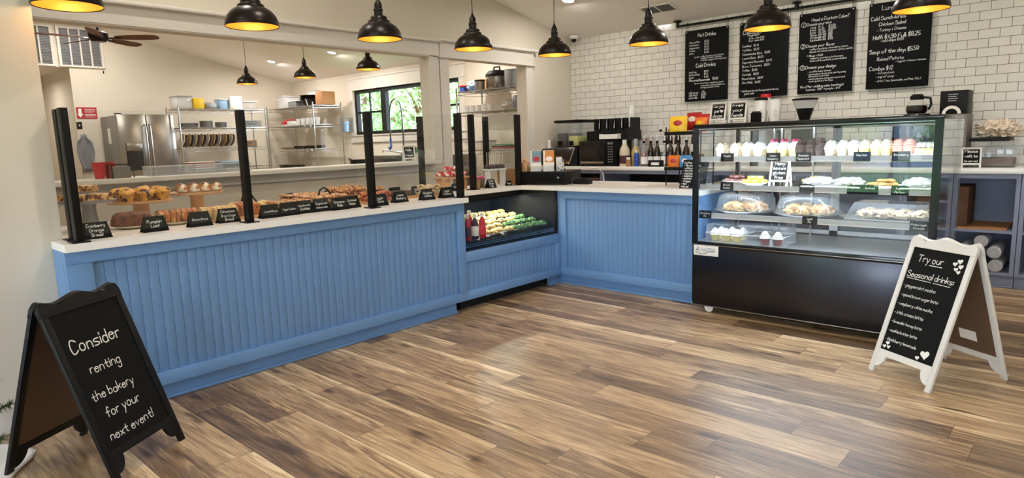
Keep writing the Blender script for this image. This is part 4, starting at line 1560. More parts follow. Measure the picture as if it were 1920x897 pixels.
pile('chocolate_cake_slice', 'dark chocolate cake slice between two cards', 'cake slice', 'chocolate cake slices on a wooden tray', [(-.46, -1.56, W0 + .0065), (-.46, -1.49, W0 + .0065), (-.46, -1.42, W0 + .0065)], lambda s: B().box(-.05, .05, -.026, .026, 0, .055, .006), M['brownie'], 0, 3, False)
tray('wooden tray of wrapped danishes at the right end', -.42, -.22, -1.37, -1.20, W0, M['wood'])
pile('wrapped_danish', 'pink glazed danish at the right end behind a card', 'pastry', 'glazed danishes at the right end', grid(-.41, -.23, -1.365, -1.205, W0 + .027, 2, 2, 2, .05, 7, .002), lambda s: B().blob((0, 0, 0), (.034, .034, .026), s, .25, 2.5, 3, flat=-.02), M['streusel'])


def tongs(label, x, y):
    t = thing('serving_tongs', label, 'tongs', (x, y, W0 + .04), RZ)
    pts = [(-.05 + .0, 0, -.0), (-.052, 0, .05), (-.04, 0, .085), (-.01, 0, .1), (.02, 0, .085), (.045, 0, .045), (.065, 0, 0)]
    obj('handle', B().tube(pts, .006, 8), M['black'], t)
    b = B()
    b.box(-.06, -.045, -.006, .006, -.022, .0, .002)
    b.box(.06, .075, -.006, .006, -.022, .0, .002)
    obj('tip', b, M['chrome'], t)


tongs('black arched tongs resting on the cookies by the second post', -.47, -2.70)
tongs('black arched tongs standing among the topped cookies', -.42, -2.165)
b = B()
b.tube([(0, -.08, 0), (0, -.08, .05), (0, -.06, .065), (0, .06, .065), (0, .08, .05), (0, .08, 0)], .004, 6)
tag(obj('wire_display_holder', b, M['chrome'], None, loc=(-.86, -1.9, W0)), 'bent chrome wire handle at the back of the pastry trays', 'handle rack')

# ------------------------------------------------------------------ tall refrigerated display case
CX0, CX1, CY0, CY1 = 1.391, 2.965, -.16, .62
t = thing('bakery_display_case', 'tall black glass front refrigerated bakery case full of cupcakes and pies', 'display case', (0, 0, 0))
b = B()
b.box(CX0, CX1, CY0 + .012, CY1, .075, .50)
b.box(CX0, CX1, CY0 + .012, CY1, .50, .535)
obj('cabinet', b, M['black'], t, smooth=False)
b = B()
b.box(CX0 + .012, CX1 - .012, CY0 - .0, CY0 + .012, .062, .515, .002)
obj('front_panel', b, M['black_steel'], t)
b = B()
b.box(CX0 + .008, CX1 - .008, CY0 - .004, CY0 + .004, .056, .061)
b.box(CX0, CX1, CY0 - .004, CY0 + .004, .527, .531)
obj('edge_strip', b, M['chrome'], t, smooth=False)
b = B()
b.box(CX0, CX1, CY0, CY0 + .03, .515, .55, .003)
obj('lower_rail', b, M['gloss_black'], t)
for x, y in ((CX0 + .12, CY0 + .06), (CX1 - .12, CY0 + .06), (CX0 + .12, CY1 - .06), (CX1 - .12, CY1 - .06)):
    b = B()
    b.lathe([(.034, -.012), (.036, -.008), (.036, .008), (.034, .012)], 18, (0, 0, 0), True, Matrix.Translation((x, y, .036)) @ Matrix.Rotation(R(90), 4, 'X'))
    obj('caster_wheel', b, M['white'], t)
    b = B()
    b.box(x - .02, x + .02, y - .016, y + .016, .06, .076)
    b.box(x - .01, x + .01, y + .013, y + .017, .03, .065)
    obj('caster_fork', b, M['chrome'], t)
obj('deck', B().box(CX0 + .01, CX1 - .01, CY0 + .03, CY1 - .03, .535, .55), M['galv'], t, smooth=False)
b = B()
b.box(CX0, CX1, CY0, CY1 - .08, 1.398, 1.423, .004)
obj('top_panel', b, M['gloss_black'], t)
fr = .045
b = B()
b.box(CX0, CX0 + fr, CY0, CY0 + .012, .55, 1.398)
obj('front_frame', b, M['gloss_black'], t, smooth=False)
b = B()
b.box(CX1 - fr, CX1, CY0, CY0 + .012, .55, 1.398)
obj('front_frame', b, M['gloss_black'], t, smooth=False)
b = B()
b.box(CX0 + fr, CX1 - fr, CY0, CY0 + .012, 1.375, 1.398)
obj('front_frame', b, M['gloss_black'], t, smooth=False)
b = B()
b.box(CX0 + fr, CX1 - fr, CY0 - .001, CY0 + .001, 1.385, 1.3885)
obj('top_strip', b, M['chrome'], t, smooth=False)
obj('front_glass', B().box(CX0 + fr, CX1 - fr, CY0 + .003, CY0 + .009, .552, 1.376), M['case_glass'], t, smooth=False)
for x in (CX0 + .002, CX1 - .008):
    obj('side_glass', B().box(x, x + .006, CY0 + .014, CY1 - .03, .552, 1.397), M['case_glass'], t, smooth=False)
# rear sliding doors
ym = CY1 - .03
b = B()
for x0, x1 in ((CX0 + .01, (CX0 + CX1) / 2 + .03), ((CX0 + CX1) / 2 - .03, CX1 - .01)):
    for a, c_ in ((x0, x0 + .03), (x1 - .03, x1)):
        b.box(a, c_, ym, ym + .02, .56, 1.395)
    b.box(x0 + .03, x1 - .03, ym, ym + .02, .56, .59)
    b.box(x0 + .03, x1 - .03, ym, ym + .02, 1.365, 1.395)
obj('rear_door_frame', b, M['lgrey'], t, smooth=False)
obj('rear_door_glass', B().box(CX0 + .04, CX1 - .04, ym + .008, ym + .012, .59, 1.365), M['case_glass'], t, smooth=False)
for x in (CX0 + .02, CX1 - .04):
    obj('corner_post', B().box(x, x + .02, ym - .03, ym - .005, .55, 1.397), M['black'], t, smooth=False)
for x in (CX0 + .32, CX0 + .38, CX0 + .62):
    obj('shelf_upright', B().box(x, x + .012, ym - .02, ym - .006, .55, 1.39), M['chrome'], t, smooth=False)
SH = (1.183, .975, .762)
for i, z in enumerate(SH):
    y0 = CY0 + .07 - i * .005
    s = obj('shelf', B().box(CX0 + .03, CX1 - .03, y0 + .006, CY1 - .12, z - .008, z), M['case_glass'], t, smooth=False)
    obj('price_rail', B().box(CX0 + .03, CX1 - .03, y0, y0 + .005, z - .034, z + .002), M['lgrey'], s, smooth=False)
    obj('rail_edge', B().box(CX0 + .03, CX1 - .03, y0 - .003, y0, z - .037, z - .032), M['trim'], s, smooth=False)
    obj('lamp_strip', B().box(CX0 + .04, CX1 - .04, y0 + .010, y0 + .024, z - .028, z - .016), M['led'], s, smooth=False)
    area('case_shelf_light', ((CX0 + CX1) / 2, y0 + .02, z - .03), 1.46, 3.2, (.74, .87, 1), (R(-18), 0, 0), .014)
obj('lamp_strip', B().box(CX0 + .05, CX1 - .05, CY0 + .03, CY0 + .05, 1.384, 1.396), M['led'], t, smooth=False)
area('case_top_light', ((CX0 + CX1) / 2, CY0 + .04, 1.382), 1.46, 6.0, (.74, .87, 1), (R(-22), 0, 0), .02)
# maker's plate
p = obj('maker_plate', B().box(1.408, 1.605, CY0 - .0025, CY0, .446, .524, .001), M['white'], t)
b = B()
m = frame_mtx((1.408, CY0 - .003, .446), (1, 0, 0), (0, 0, 1))
write(b, 'A', .018, .030, .036, m, .12, wide=1.1, jitter=0)
ribbon(b, [(.02 + .15 * u, .026 - .014 * math.sin(u * 5.2) * (1 if u < .6 else .8)) for u in [i / 20 for i in range(21)]], .004, m)
obj('plate_lettering', b, M['ink'], p, smooth=False, recalc=False)
b = B()
write(b, 'VANTCO', .058, .033, .026, m, .16, fit=.115, jitter=0)
obj('plate_lettering', b, M['logo_blue'], p, smooth=False, recalc=False)


def cupcake(label, group, x, y, z, cake, fr_, top=None, s=1.0):
    t = thing('cupcake', label, 'cupcake', (x, y, z), x * 7, group)
    obj('cake', B().lathe([(0, 0), (.028 * s, 0), (.040 * s, .045 * s), (0, .048 * s)], 18, cap=False), cake, t)
    prof = []
    for i in range(13):
        u = i / 12
        prof.append((max(.0, .043 * (1 - u) ** .48 + .004 * math.sin(u * 21)) * s, (.043 + .052 * u) * s))
    prof[-1] = (0, .096 * s)
    obj('frosting', B().lathe([(0, .042 * s)] + prof, 18, cap=False), fr_, t)
    if top:
        obj('topping', B().blob((0, 0, .098 * s), (.013 * s,) * 3, amp=.15, sub=2), top, t)
    t.scale = (.81, .81, 1.0) if z > 1.1 else (.86, .86, 1)
    return t


def px2x(px, y=.0):
    """x inside the case for a column of the picture, at depth y (linear table of the real shelf positions)"""
    tab = ((1310, 1.31), (1360, 1.53), (1400, 1.69), (1450, 1.89), (1500, 2.08), (1550, 2.25), (1600, 2.42), (1650, 2.58), (1700, 2.73), (1750, 2.88))
    for (a, xa), (c_, xc) in zip(tab, tab[1:]):
        if a <= px <= c_:
            break
    return xa + (px - a) * (xc - xa) / (c_ - a) + (.1 - y) * .42


kinds = {
    'spice': ('frost_cream', 'frost_cream', None, 'cream frosted cupcake at the left end of the top case shelf', 'cream frosted cupcakes on the top shelf'),
    'cream': ('frost_cream', 'frost', None, 'white frosted cupcake left of the pink topped ones', 'white frosted cupcakes on the top shelf, left'),
    'pinktop': ('cake_y', 'frost', 'cherry', 'yellow cupcake with white frosting and bright pink topping', 'pink topped yellow cupcakes'),
    'choc': ('frost_choc', 'frost_choc', 'brownie', 'dark chocolate cupcake with chocolate shavings on the top shelf', 'chocolate cupcakes on the top shelf'),
    'vanilla': ('frost_cream', 'frost', None, 'vanilla cupcake with white swirl right of the chocolate ones', 'vanilla cupcakes right of the chocolate ones'),
    'lemon': ('cake_y', 'frost_cream', None, 'pale yellow cupcake left of the salmon ones', 'pale yellow cupcakes near the right of the top shelf'),
    'salmon': ('frost_pink', 'frost_pink', None, 'salmon pink cupcake near the right of the top shelf', 'salmon pink cupcakes on the top shelf'),
}
for kd, pxs in (('spice', (1345, 1372)), ('cream', (1397, 1418)), ('pinktop', (1443, 1462, 1482)), ('choc', (1493, 1513, 1531)), ('vanilla', (1550, 1572, 1592)), ('lemon', (1613, 1634, 1652)), ('salmon', (1674, 1694))):
    ca, f_, tp, lb, gr = kinds[kd]
    for px in pxs:
        for y in (.0, .095, .19):
            xx = px2x(px + (5 if kd != 'spice' else 8), .02) - (y) * .42 * .6
            if xx < CX0 + .09:
                continue
            cupcake(lb, gr, xx + (.02 if y == .095 else 0), y, SH[0] + .001, M[ca], M[f_], M[tp] if tp else None, 1.05)
# de-overlap is by spacing; long frosted bars at the right end
t = thing('frosted_log_cake', 'long white frosted cake at the right end of the top case shelf', 'cake', (2.868, .03, SH[0] + .001), R(0))
obj('cake_board', B().box(-.085, .085, -.06, .2, 0, .006), M['white'], t)
obj('sponge', B().box(-.075, .075, -.05, .19, .006, .04, .006), M['cake_y'], t)
b = B()
for i in range(5):
    b.blob((-.055 + .028 * i, .07, .052), (.022, .125, .024), i, .25, 3, 3)
obj('frosting', b, M['frost'], t)


def case_card(x, z, label, lines, y=CY0 + .062, w=.098, h=.06, tilt=.12):
    t = thing('price_card', label, 'price card', (x, y, z), 0, 'black price cards clipped to the case shelves')
    m = frame_mtx((0, 0, 0), (1, 0, 0), (0, math.sin(tilt), math.cos(tilt)))
    obj('card', B().box(-w / 2, w / 2, 0, h, -.002, 0, 0, m), M['chalk_face'], t, smooth=False)
    b = B()
    for i, s in enumerate(lines):
        write(b, s, 0, h * .56 - i * h * .36, .012, m @ Matrix.Translation((0, 0, .0006)), .14, 'c', fit=min(w * .85, text_width(s, .012)))
    obj('chalk_lettering', b, M['chalk'], t, smooth=False, recalc=False)


z1, z2, z3 = SH[0] - .034, SH[1] - .036, SH[2] - .04
Ycard = CY0 + .062
for px, z, lines, lb in ((1361, z1, ('Pumpkin',), 'price card under the cream cupcakes, top shelf left'), (1444, z1, ('Lemon', 'Raspberry'), 'price card under the pink topped cupcakes'), (1497, z1, ('Chocolate', 'Peppermint'), 'price card under the chocolate cupcakes'),
                         (1602, z1, ('Key Lime',), 'price card under the pale yellow cupcakes'), (1672, z1, ('Strawberry',), 'price card under the salmon cupcakes'),
                         (1362, z2, ('Brownie', 'Cookies'), 'price card under the rosy macarons, second shelf'), (1506, z2, ('Lemon Bar',), 'price card right of the small white easel'), (1594, z2, ('Caramel',), 'price card in the middle of the second shelf'),
                         (1620, z2, ('Oatmeal',), 'price card left of the brown cookies, second shelf'), (1674, z2, ('Pecan', 'Pie Bars'), 'price card under the brown cookies, second shelf'),
                         (1345, z3, ('Strawberry', 'Pie'), 'price card before the left domed pie'), (1514, z3, ('Apple', 'Pie'), 'price card before the right domed pie'), (1712, z3, ('Praline Apple', 'Streusel'), 'price card before the streusel box, third shelf')):
    case_card(px2x(px, Ycard - .03) if px > 1350 else 1.47, z, lb, lines, {z1: Ycard, z2: Ycard - .006, z3: Ycard - .011}[z])

# second shelf
Z2 = SH[1] + .001
plate('white plate of rosy macarons on the second case shelf', 1.60, .17, Z2, .115, None)
pile('rosy_macaron', 'rosy brown macaron on the plate in the case', 'macaron', 'rosy macarons on the white plate', [(1.60 + .075 * math.cos(a), .17 + .075 * math.sin(a), Z2 + .022) for a in [i * .785 for i in range(8)]] + [(1.60 + .035 * math.cos(a), .17 + .035 * math.sin(a), Z2 + .046) for a in (0, 1.57, 3.14, 4.71)], lambda s: B().blob((0, 0, 0), (.03, .03, .013), s, .2, 3, 3), M['pinkpile'])
plate('white plate of lemon bars on the second case shelf', 1.80, -.0, Z2, .10, None)
pile('lemon_bar', 'bright yellow lemon bar on the plate in the case', 'lemon bar', 'lemon bars on the white plate', [(1.75, -.02, Z2 + .024), (1.81, -.05, Z2 + .024), (1.86, .0, Z2 + .024), (1.77, .06, Z2 + .024), (1.83, .06, Z2 + .024), (1.78, .0, Z2 + .05), (1.83, .0, Z2 + .05)], lambda s: B().box(-.028, .028, -.022, .022, -.013, .013, .005), M['ybar'], 0, 3, False)


def mini_frame(label, x, y, z, rz, lines, w=.12, h=.17, hearts=(), group=None, sizes=.026, face='chalk_face'):
    t = thing('easel_sign', label, 'small sign', (x, y, z), rz, group)
    tl = .2
    s_, c_ = math.sin(tl), math.cos(tl)
    for sg in (1, -1):
        m = frame_mtx((0, -sg * h * s_, 0), (sg, 0, 0), (0, sg * s_, c_))
        b = B()
        for x0, x1, y0, y1 in ((-w / 2, -w / 2 + .013, 0, h), (w / 2 - .013, w / 2, 0, h), (-w / 2 + .013, w / 2 - .013, h - .013, h), (-w / 2 + .013, w / 2 - .013, .028, .042)):
            b.box(x0, x1, y0, y1, -.008, 0, 0, m)
        obj('frame', b, M['white_paint'], t, smooth=False)
        obj('board', B().box(-w / 2 + .012, w / 2 - .012, .04, h - .012, -.006, -.003, 0, m), M[face] if sg == 1 else M['masonite'], t, smooth=False)
    b = B()
    m = frame_mtx((0, -h * s_, 0), (1, 0, 0), (0, s_, c_)) @ Matrix.Translation((0, 0, -.0022))
    n = len(lines)
    H = h - .055
    for i, s in enumerate(lines):
        write(b, s, 0, .044 + H * (1 - (i + .8) / n), min(sizes, H / n * .62), m, .15, 'c', fit=min(w * .66, text_width(s, sizes)))
    for hx, hy in hearts:
        heart(b, hx, hy, .012, m)
    obj('chalk_lettering', b, M['chalk'], t, smooth=False, recalc=False)
    return t


mini_frame('small white easel chalk sign standing inside the case', 1.985, -.01, Z2, R(-8), ('Many', 'bars are', 'gluten', 'free'), .14, .185)
plate('plate of golden bars at the back of the second shelf', 2.16, .22, Z2, .10, None)
pile('golden_bar', 'golden bar at the back of the second shelf, right of the easel', 'pastry', 'golden bars at the back of the case', [(2.10, .2, Z2 + .022), (2.15, .22, Z2 + .022), (2.20, .2, Z2 + .022), (2.15, .2, Z2 + .046)], lambda s: B().box(-.024, .024, -.03, .03, -.011, .011, .005), M['ybar'])


def wrapped_tray(label, x, y, z, w, d, m, n, seed, group=None):
    t = thing('wrapped_tray', label, 'wrapped tray', (x, y, z), 0, group)
    obj('tray', B().box(-w / 2, w / 2, -d / 2, d / 2, 0, .008, .003), M['white'], t)
    b = B()
    b.blob((0, 0, .03), (w * .52, d * .52, .036), seed, .25, 3.5, 4, flat=-.02)
    obj('film', b, M['plastic_milky'], t)
    for i in range(n):
        obj('pastry', B().blob((-w * .4 + w * .8 * (i + .5) / n, 0, .026), (w * .38 / n, d * .38, .016), i, .2, 3, 2), m, t)


for i, (x, lb) in enumerate(((2.24, 'film wrapped tray of pale pastries right of the easel'), (2.43, 'film wrapped tray of pale pastries in the middle of the second shelf'), (2.83, 'film wrapped tray of white pastries at the right end of the second shelf'))):
    wrapped_tray(lb, x, .0, Z2, .17, .22, M['frost' if i != 1 else 'frost_cream'], 3, i)
plate('white plate of brown cookies on the second case shelf', 2.64, .0, Z2, .105, None)
pile('brown_cookie', 'brown cookie on the plate at the right of the second shelf', 'cookie', 'brown cookies on the second shelf', [(2.58, -.03, Z2 + .024), (2.63, -.05, Z2 + .024), (2.69, -.03, Z2 + .024), (2.6, .04, Z2 + .024), (2.67, .04, Z2 + .024), (2.63, -.01, Z2 + .044), (2.67, -.01, Z2 + .046)], cookie_mesh(.034, .012), M['cookie'])
# third shelf: domed pies and the streusel box
Z3 = SH[2] + .001


def dome_pie(label, x, y, z, r, m, seed):
    t = thing('domed_pie', label, 'pie', (x, y, z))
    obj('black_tray', B().lathe([(0, 0), (r * .8, 0), (r, .014), (r * 1.02, .018), (r * .8, .01), (0, .008)], 40, cap=False), M['galv'], t)
    n = 40
    prof = [(r * .97, .018), (r * .95, .03), (r * .9, .098), (r * .84, .126), (r * .7, .138), (0, .142)]
    b = B()
    b.lathe(prof, 48, cap=False)
    for v in b.bm.verts:
        a = math.atan2(v.co.y, v.co.x)
        if .025 < v.co.z < .112:
            f_ = 1 + .018 * (1 if int(a / (2 * math.pi) * 48 + 48) % 2 else -1)
            v.co.x *= f_
            v.co.y *= f_
    obj('dome_lid', b, M['plastic_clear'], t)
    for i in range(7):
        a = i / 7 * 2 * math.pi + seed
        b = B()
        b.blob((0, 0, 0), (r * .27, r * .20, .04), i + seed * 10, .3, 3, 3, flat=-.022)
        s = obj('pastry', b, m, t)
        s.location = (r * .48 * math.cos(a), r * .48 * math.sin(a), .034)
        s.rotation_euler = (0, 0, a)
    s = obj('pastry', B().blob((0, 0, .036), (r * .3, r * .3, .03), seed, .3, 3, 3, flat=-.02), m, t)


dome_pie('pastry ring under a clear fluted dome, left on the third case shelf', 1.69, .12, Z3, .222, M['pie'], 1)
dome_pie('pastry ring under a clear fluted dome, middle of the third case shelf', 2.145, .11, Z3, .225, M['pie'], 2)
t = thing('pastry_box', 'clear lidded box of streusel pastry at the right of the third case shelf', 'pastry box', (2.68, .04, Z3))
obj('tray', B().box(-.25, .25, -.14, .16, 0, .012, .004), M['galv'], t)
b = B()
b.faces([(-.245, -.135, .012), (.245, -.135, .012), (.245, .155, .012), (-.245, .155, .012), (-.2, -.1, .115), (.2, -.1, .115), (.2, .12, .115), (-.2, .12, .115)], [(0, 1, 5, 4), (1, 2, 6, 5), (2, 3, 7, 6), (3, 0, 4, 7), (4, 5, 6, 7)])
obj('lid', b, M['plastic_clear'], t, smooth=False)
for i in range(8):
    b = B().blob((-.15 + .1 * (i % 4) + .02, -.05 + .1 * (i // 4), .04), (.058, .058, .032), i, .4, 3.5, 3, flat=-.024)
    obj('pastry', b, M['streusel'], t)


def clamshell(label, x0, x1, y0, y1, z, h, items):
    t = thing('clamshell_box', label, 'pastry box', ((x0 + x1) / 2, (y0 + y1) / 2, z))
    hx, hy = (x1 - x0) / 2, (y1 - y0) / 2
    b = B()
    b.faces([(-hx, -hy, .0), (hx, -hy, .0), (hx, hy, .0), (-hx, hy, .0), (-hx * .94, -hy * .94, h), (hx * .94, -hy * .94, h), (hx * .94, hy * .94, h), (-hx * .94, hy * .94, h)], [(3, 2, 1, 0), (0, 1, 5, 4), (1, 2, 6, 5), (2, 3, 7, 6), (3, 0, 4, 7), (4, 5, 6, 7)])
    obj('clear_shell', b, M['plastic_clear'], t, smooth=False)
    b = B()
    b.tube([(-hx * .97, -hy * .97, h * .5), (hx * .97, -hy * .97, h * .5), (hx * .97, hy * .97, h * .5), (-hx * .97, hy * .97, h * .5)], .004, 6, True)
    obj('rim', b, M['plastic_milky'], t)
    return t


ZD = .551
clamshell('clear clamshell of white frosted cupcakes on the case floor, left', 1.47, 1.745, -.10, .16, ZD, .125, 0)
for i in range(3):
    for j in range(2):
        cupcake('white frosted cupcake in the left clamshell on the case floor', 'cupcakes in the left clamshell', 1.525 + i * .085, -.045 + j * .11, ZD + .002, M['cake_y'], M['frost'], None, 1.0)
clamshell('clear clamshell holding two red velvet cupcakes on the case floor', 1.76, 2.055, -.10, .16, ZD, .125, 0)
for i in range(2):
    cupcake('red velvet cupcake with white frosting, %s one in its clamshell' % ('left' if i == 0 else 'right'), 'red velvet cupcakes in the clamshell', 1.905 + i * .09, -.05, ZD + .002, M['cake_red'], M['frost'], None, 1.0)

# ------------------------------------------------------------------ set-back counter beside the register
t = thing('pop_stand', 'white wooden stand holding the cake pops', 'stand', (-.68, -.14, W0), R(70))
obj('leg', B().box(-.09, -.075, -.05, .05, 0, .15, .002), M['white_paint'], t)
obj('leg', B().box(.075, .09, -.05, .05, 0, .15, .002), M['white_paint'], t)
obj('shelf', B().box(-.1, .1, -.06, .06, .1505, .165, .003), M['white_paint'], t)
for i in range(8):
    a, c_ = i % 4, i // 4
    x, y = -.68 + (-.07 + a * .047) * math.cos(R(70)) - (-.028 + c_ * .05) * math.sin(R(70)), -.14 + (-.07 + a * .047) * math.sin(R(70)) + (-.028 + c_ * .05) * math.cos(R(70))
    t = thing('cake_pop', 'chocolate cake pop with upright white stick on the white stand', 'cake pop', (x, y, W0 + .166), 0, 'chocolate cake pops on the stand')
    obj('cake_ball', B().blob((0, 0, .02), (.021, .021, .02), i, .1, 2, 3), M['frost_choc'], t)
    obj('stick', B().cyl((0, 0, .038), .0028, .12, 8), M['paper'], t)
place_card(-.56, -.08, W0 + .0, R(78), ('Pops',), 'tiny black card beside the cake pop stand leg', .07, .05, size=.018)
place_card(-.53, -.36, W0, RZ, ('Cookie', 'Dough', 'Cups'), 'chalk card in the middle of the set back counter', .115, .085)
place_card(-.60, -.74, W0, RZ, ('Bread',), 'chalk card behind the right end post, set back counter', .10, .07)
t = thing('cake_box', 'tan clear topped cake box behind the cake pops', 'box', (-.78, .25, W0), R(12))
obj('carton', B().box(-.12, .12, -.14, .14, 0, .15, .004), M['card'], t)
obj('clear_lid', B().box(-.115, .115, -.135, .135, .1505, .2, .01), M['plastic_clear'], t)
obj('label_sticker', B().box(.12, .1215, -.05, .05, .05, .1), M['paper'], t)
t = thing('wooden_crate', 'wooden riser carrying the red wrapped treats', 'crate', (-.80, -.60, W0))
for y in (-.11, .1):
    obj('leg', B().box(-.09, .09, y, y + .012, 0, .10, .002), M['wood'], t)
obj('top_board', B().box(-.11, .11, -.13, .13, .1002, .115, .002), M['wood'], t)
pile('red_wrapped_treat', 'red and white wrapped treat on the wooden riser', 'treat', 'red wrapped treats on the riser', [(-.80 + dx, -.60 + dy, W0 + .14 + dz) for dx, dy, dz in ((-.05, -.09, 0), (.05, -.08, 0), (-.04, 0, 0), (.05, .01, 0), (-.05, .09, 0), (.05, .09, 0), (0, -.04, .045), (0, .05, .045))], lambda s: B().blob((0, 0, 0), (.036, .04, .026), s, .3, 3, 3, flat=-.02), spots('red_wrapper', rgb(198, 40, 44), rgb(238, 230, 224), 30, .55, .3))
t = thing('dessert_cup', 'brown dessert cup with pink lid beside the middle card', 'cup', (-.66, -.36 , W0))
obj('cup_body', B().lathe([(0, 0), (.035, 0), (.045, .085), (0, .085)], 20, cap=False), M['masonite'], t)
obj('lid', B().lathe([(.048, .0855), (.05, .093), (.03, .105), (0, .108)], 20), M['cherry'], t)
t = thing('dessert_cup', 'brown dessert cup with pink lid left of its twin', 'cup', (-.62, -.46, W0))
obj('cup_body', B().lathe([(0, 0), (.035, 0), (.045, .085), (0, .085)], 20, cap=False), M['card'], t)
obj('lid', B().lathe([(.048, .0855), (.05, .093), (.03, .105), (0, .108)], 20), M['redbag'], t)

# ------------------------------------------------------------------ register corner
t = thing('cash_drawer', 'black cash drawer on the corner worktop', 'cash drawer', (-.33, .30, W0), R(18))
obj('body', B().box(-.23, .23, -.22, .22, .008, .125, .004), M['black'], t)
obj('drawer_front', B().box(-.222, .222, -.226, -.2195, .02, .115, .003), M['matte_black'], t)
obj('lock', B().lathe([(0, 0), (.011, 0), (.011, .004), (0, .004)], 14, (0, 0, 0), True, Matrix.Translation((.15, -.226, .07)) @ Matrix.Rotation(R(90), 4, 'X')), M['chrome'], t)
for sx in (-1, 1):
    for sy in (-1, 1):
        obj('foot', B().cyl((sx * .2, sy * .19, 0), .014, .009, 12), M['dark'], t)
DZ = W0 + .1255


def flyer_stand(label, x, y, z, rz, panel, picture, w=.105, h=.2):
    t = thing('flyer_holder', label, 'flyer holder', (x, y, z), rz, 'flyer holders on the cash drawer')
    m = frame_mtx((0, -.02, 0), (1, 0, 0), (0, .12, 1))
    obj('backing_card', B().box(-w / 2, w / 2, .0, h, -.004, 0, 0, m), M['paper'], t, smooth=False)
    obj('photo_panel', B().box(-w / 2 + .016, w / 2, .085, h - .004, 0, .001, 0, m), panel, t, smooth=False)
    b = B()
    b.blob((.004, .118, .002), (.032, .024, .0015), 1, .2, 3, 3, mtx=m)
    obj('pictured_dessert', b, picture, t)
    b = B()
    for k in range(4):
        b.box(-w * .36, w * .3, .062 - k * .011, .066 - k * .011, 0, .0008, 0, m)
    obj('printed_lines', b, M['lgrey'], t, smooth=False)
    b = B()
    b.box(-w / 2, w / 2, -.055, -.02, 0, .05)
    obj('leaflet_box', b, M['plastic_milky'], t, smooth=False)
    obj('leaflets', B().box(-w / 2 + .006, w / 2 - .006, -.05, -.026, .002, .075), M['paper'], t, smooth=False)


flyer_stand('flyer holder with blue panel picturing a cupcake', -.42, .17, DZ, R(38), mat('dusty_blue_print', rgb(112, 146, 166), .5), M['redbag'])
flyer_stand('flyer holder with orange panel picturing cookies', -.30, .22, DZ, R(38), mat('orange_print', rgb(206, 134, 66), .5), M['white'])
t = thing('wooden_box', 'small wooden box with knob at the left end of the cash drawer', 'wooden box', (-.50, .10, DZ), R(20))
obj('block', B().box(-.028, .028, -.028, .028, 0, .085, .003), M['wood'], t)
obj('knob', B().blob((0, 0, .108), (.022, .022, .024), 1, .05), M['wood'], t)
t = thing('glass_jar', 'clear patterned glass jar on the cash drawer', 'jar', (-.16, .22, DZ))
obj('jar_body', B().lathe([(0, 0), (.036, 0), (.04, .006), (.04, .09), (.034, .1), (.034, .112), (.037, .114)], 24, cap=False), M['plastic_clear'], t)
obj('jar_filling', B().lathe([(0, .004), (.034, .004), (.034, .08), (0, .083)], 20, cap=False), spots('jar_filling', rgb(226, 220, 206), rgb(88, 110, 150), 50, .55), t)
t = thing('tablet_register', 'large black tablet register on a stand above the cash drawer', 'tablet', (-.37, .39, DZ), R(18))
obj('stand_base', B().box(-.09, .09, -.06, .08, 0, .012, .004), M['black'], t)
obj('stand_neck', B().box(-.02, .02, .0, .03, .012, .12), M['black'], t)
m = frame_mtx((0, -.06, .06), (1, 0, 0), (0, .9, .75))
obj('tablet', B().box(-.17, .17, 0, .24, -.012, 0, .004, m), M['gloss_black'], t)
b = B()
b.tube([m @ Vector((.17, 0, -.006)), m @ Vector((.17, .24, -.006))], .006, 6)
b.tube([m @ Vector((-.17, .24, -.006)), m @ Vector((.17, .24, -.006))], .005, 6)
obj('metal_edge', b, M['chrome'], t)
t = thing('tip_box', 'beige card box beside the flyer holders', 'box', (-.215, .272, DZ), R(18))
obj('carton', B().box(-.025, .025, -.02, .02, 0, .13, .003), M['paper'], t)
obj('lid_flap', B().box(-.027, .027, -.022, .022, .1305, .136), M['card'], t)
t = thing('card_reader', 'black payment terminal lying on the corner worktop', 'card reader', (.02, .33, W0), R(10))
b = B()
b.prism([(-.08, 0), (.08, 0), (.08, .045), (-.05, .055), (-.08, .03)], .09, Matrix(((1, 0, 0, 0), (0, 0, 1, -.045), (0, 1, 0, 0), (0, 0, 0, 1))))
obj('body', b, M['black'], t)
obj('screen', B().box(-.03, .06, -.03, .03, .0555, .0565, 0, Matrix.Rotation(R(4), 4, 'Y')), M['gloss_black'], t)
b = B()
b.tube([(-.05, .52, W0 + .14), (.04, .55, W0 + .135), (.10, .54, W0 + .10), (.16, .48, W0 + .03), (.19, .44, W0 + .006), (.13, .42, W0 + .005)], .004, 8)
tag(obj('charging_cable', b, M['lgrey']), 'grey cable arching from the register to the worktop', 'cable')
t = thing('chalk_sign', 'black chalk price list leaning beside the tall display case', 'chalkboard sign', (1.235, .19, W0), R(-5))
m = frame_mtx((0, -.05, 0), (1, 0, 0), (0, .28, .96))
obj('board', B().box(-.115, .115, 0, .24, -.008, 0, .001, m), M['chalk_face'], t)
b = B()
for i, s in enumerate(('Coffee Bar', '- flavored latte', '- white mocha', '- hot chocolate', '- chai tea', '- cold brew', '- matcha', '- frappe', '- tea', 'Ask us!')):
    write(b, s, -.1, .205 - i * .0215, .017, m @ Matrix.Translation((0, 0, .001)), .15)
obj('chalk_lettering', b, M['chalk'], t, smooth=False, recalc=False)
obj('prop_foot', B().box(-.1, .1, -.05, .09, 0, .008), M['masonite'], t)


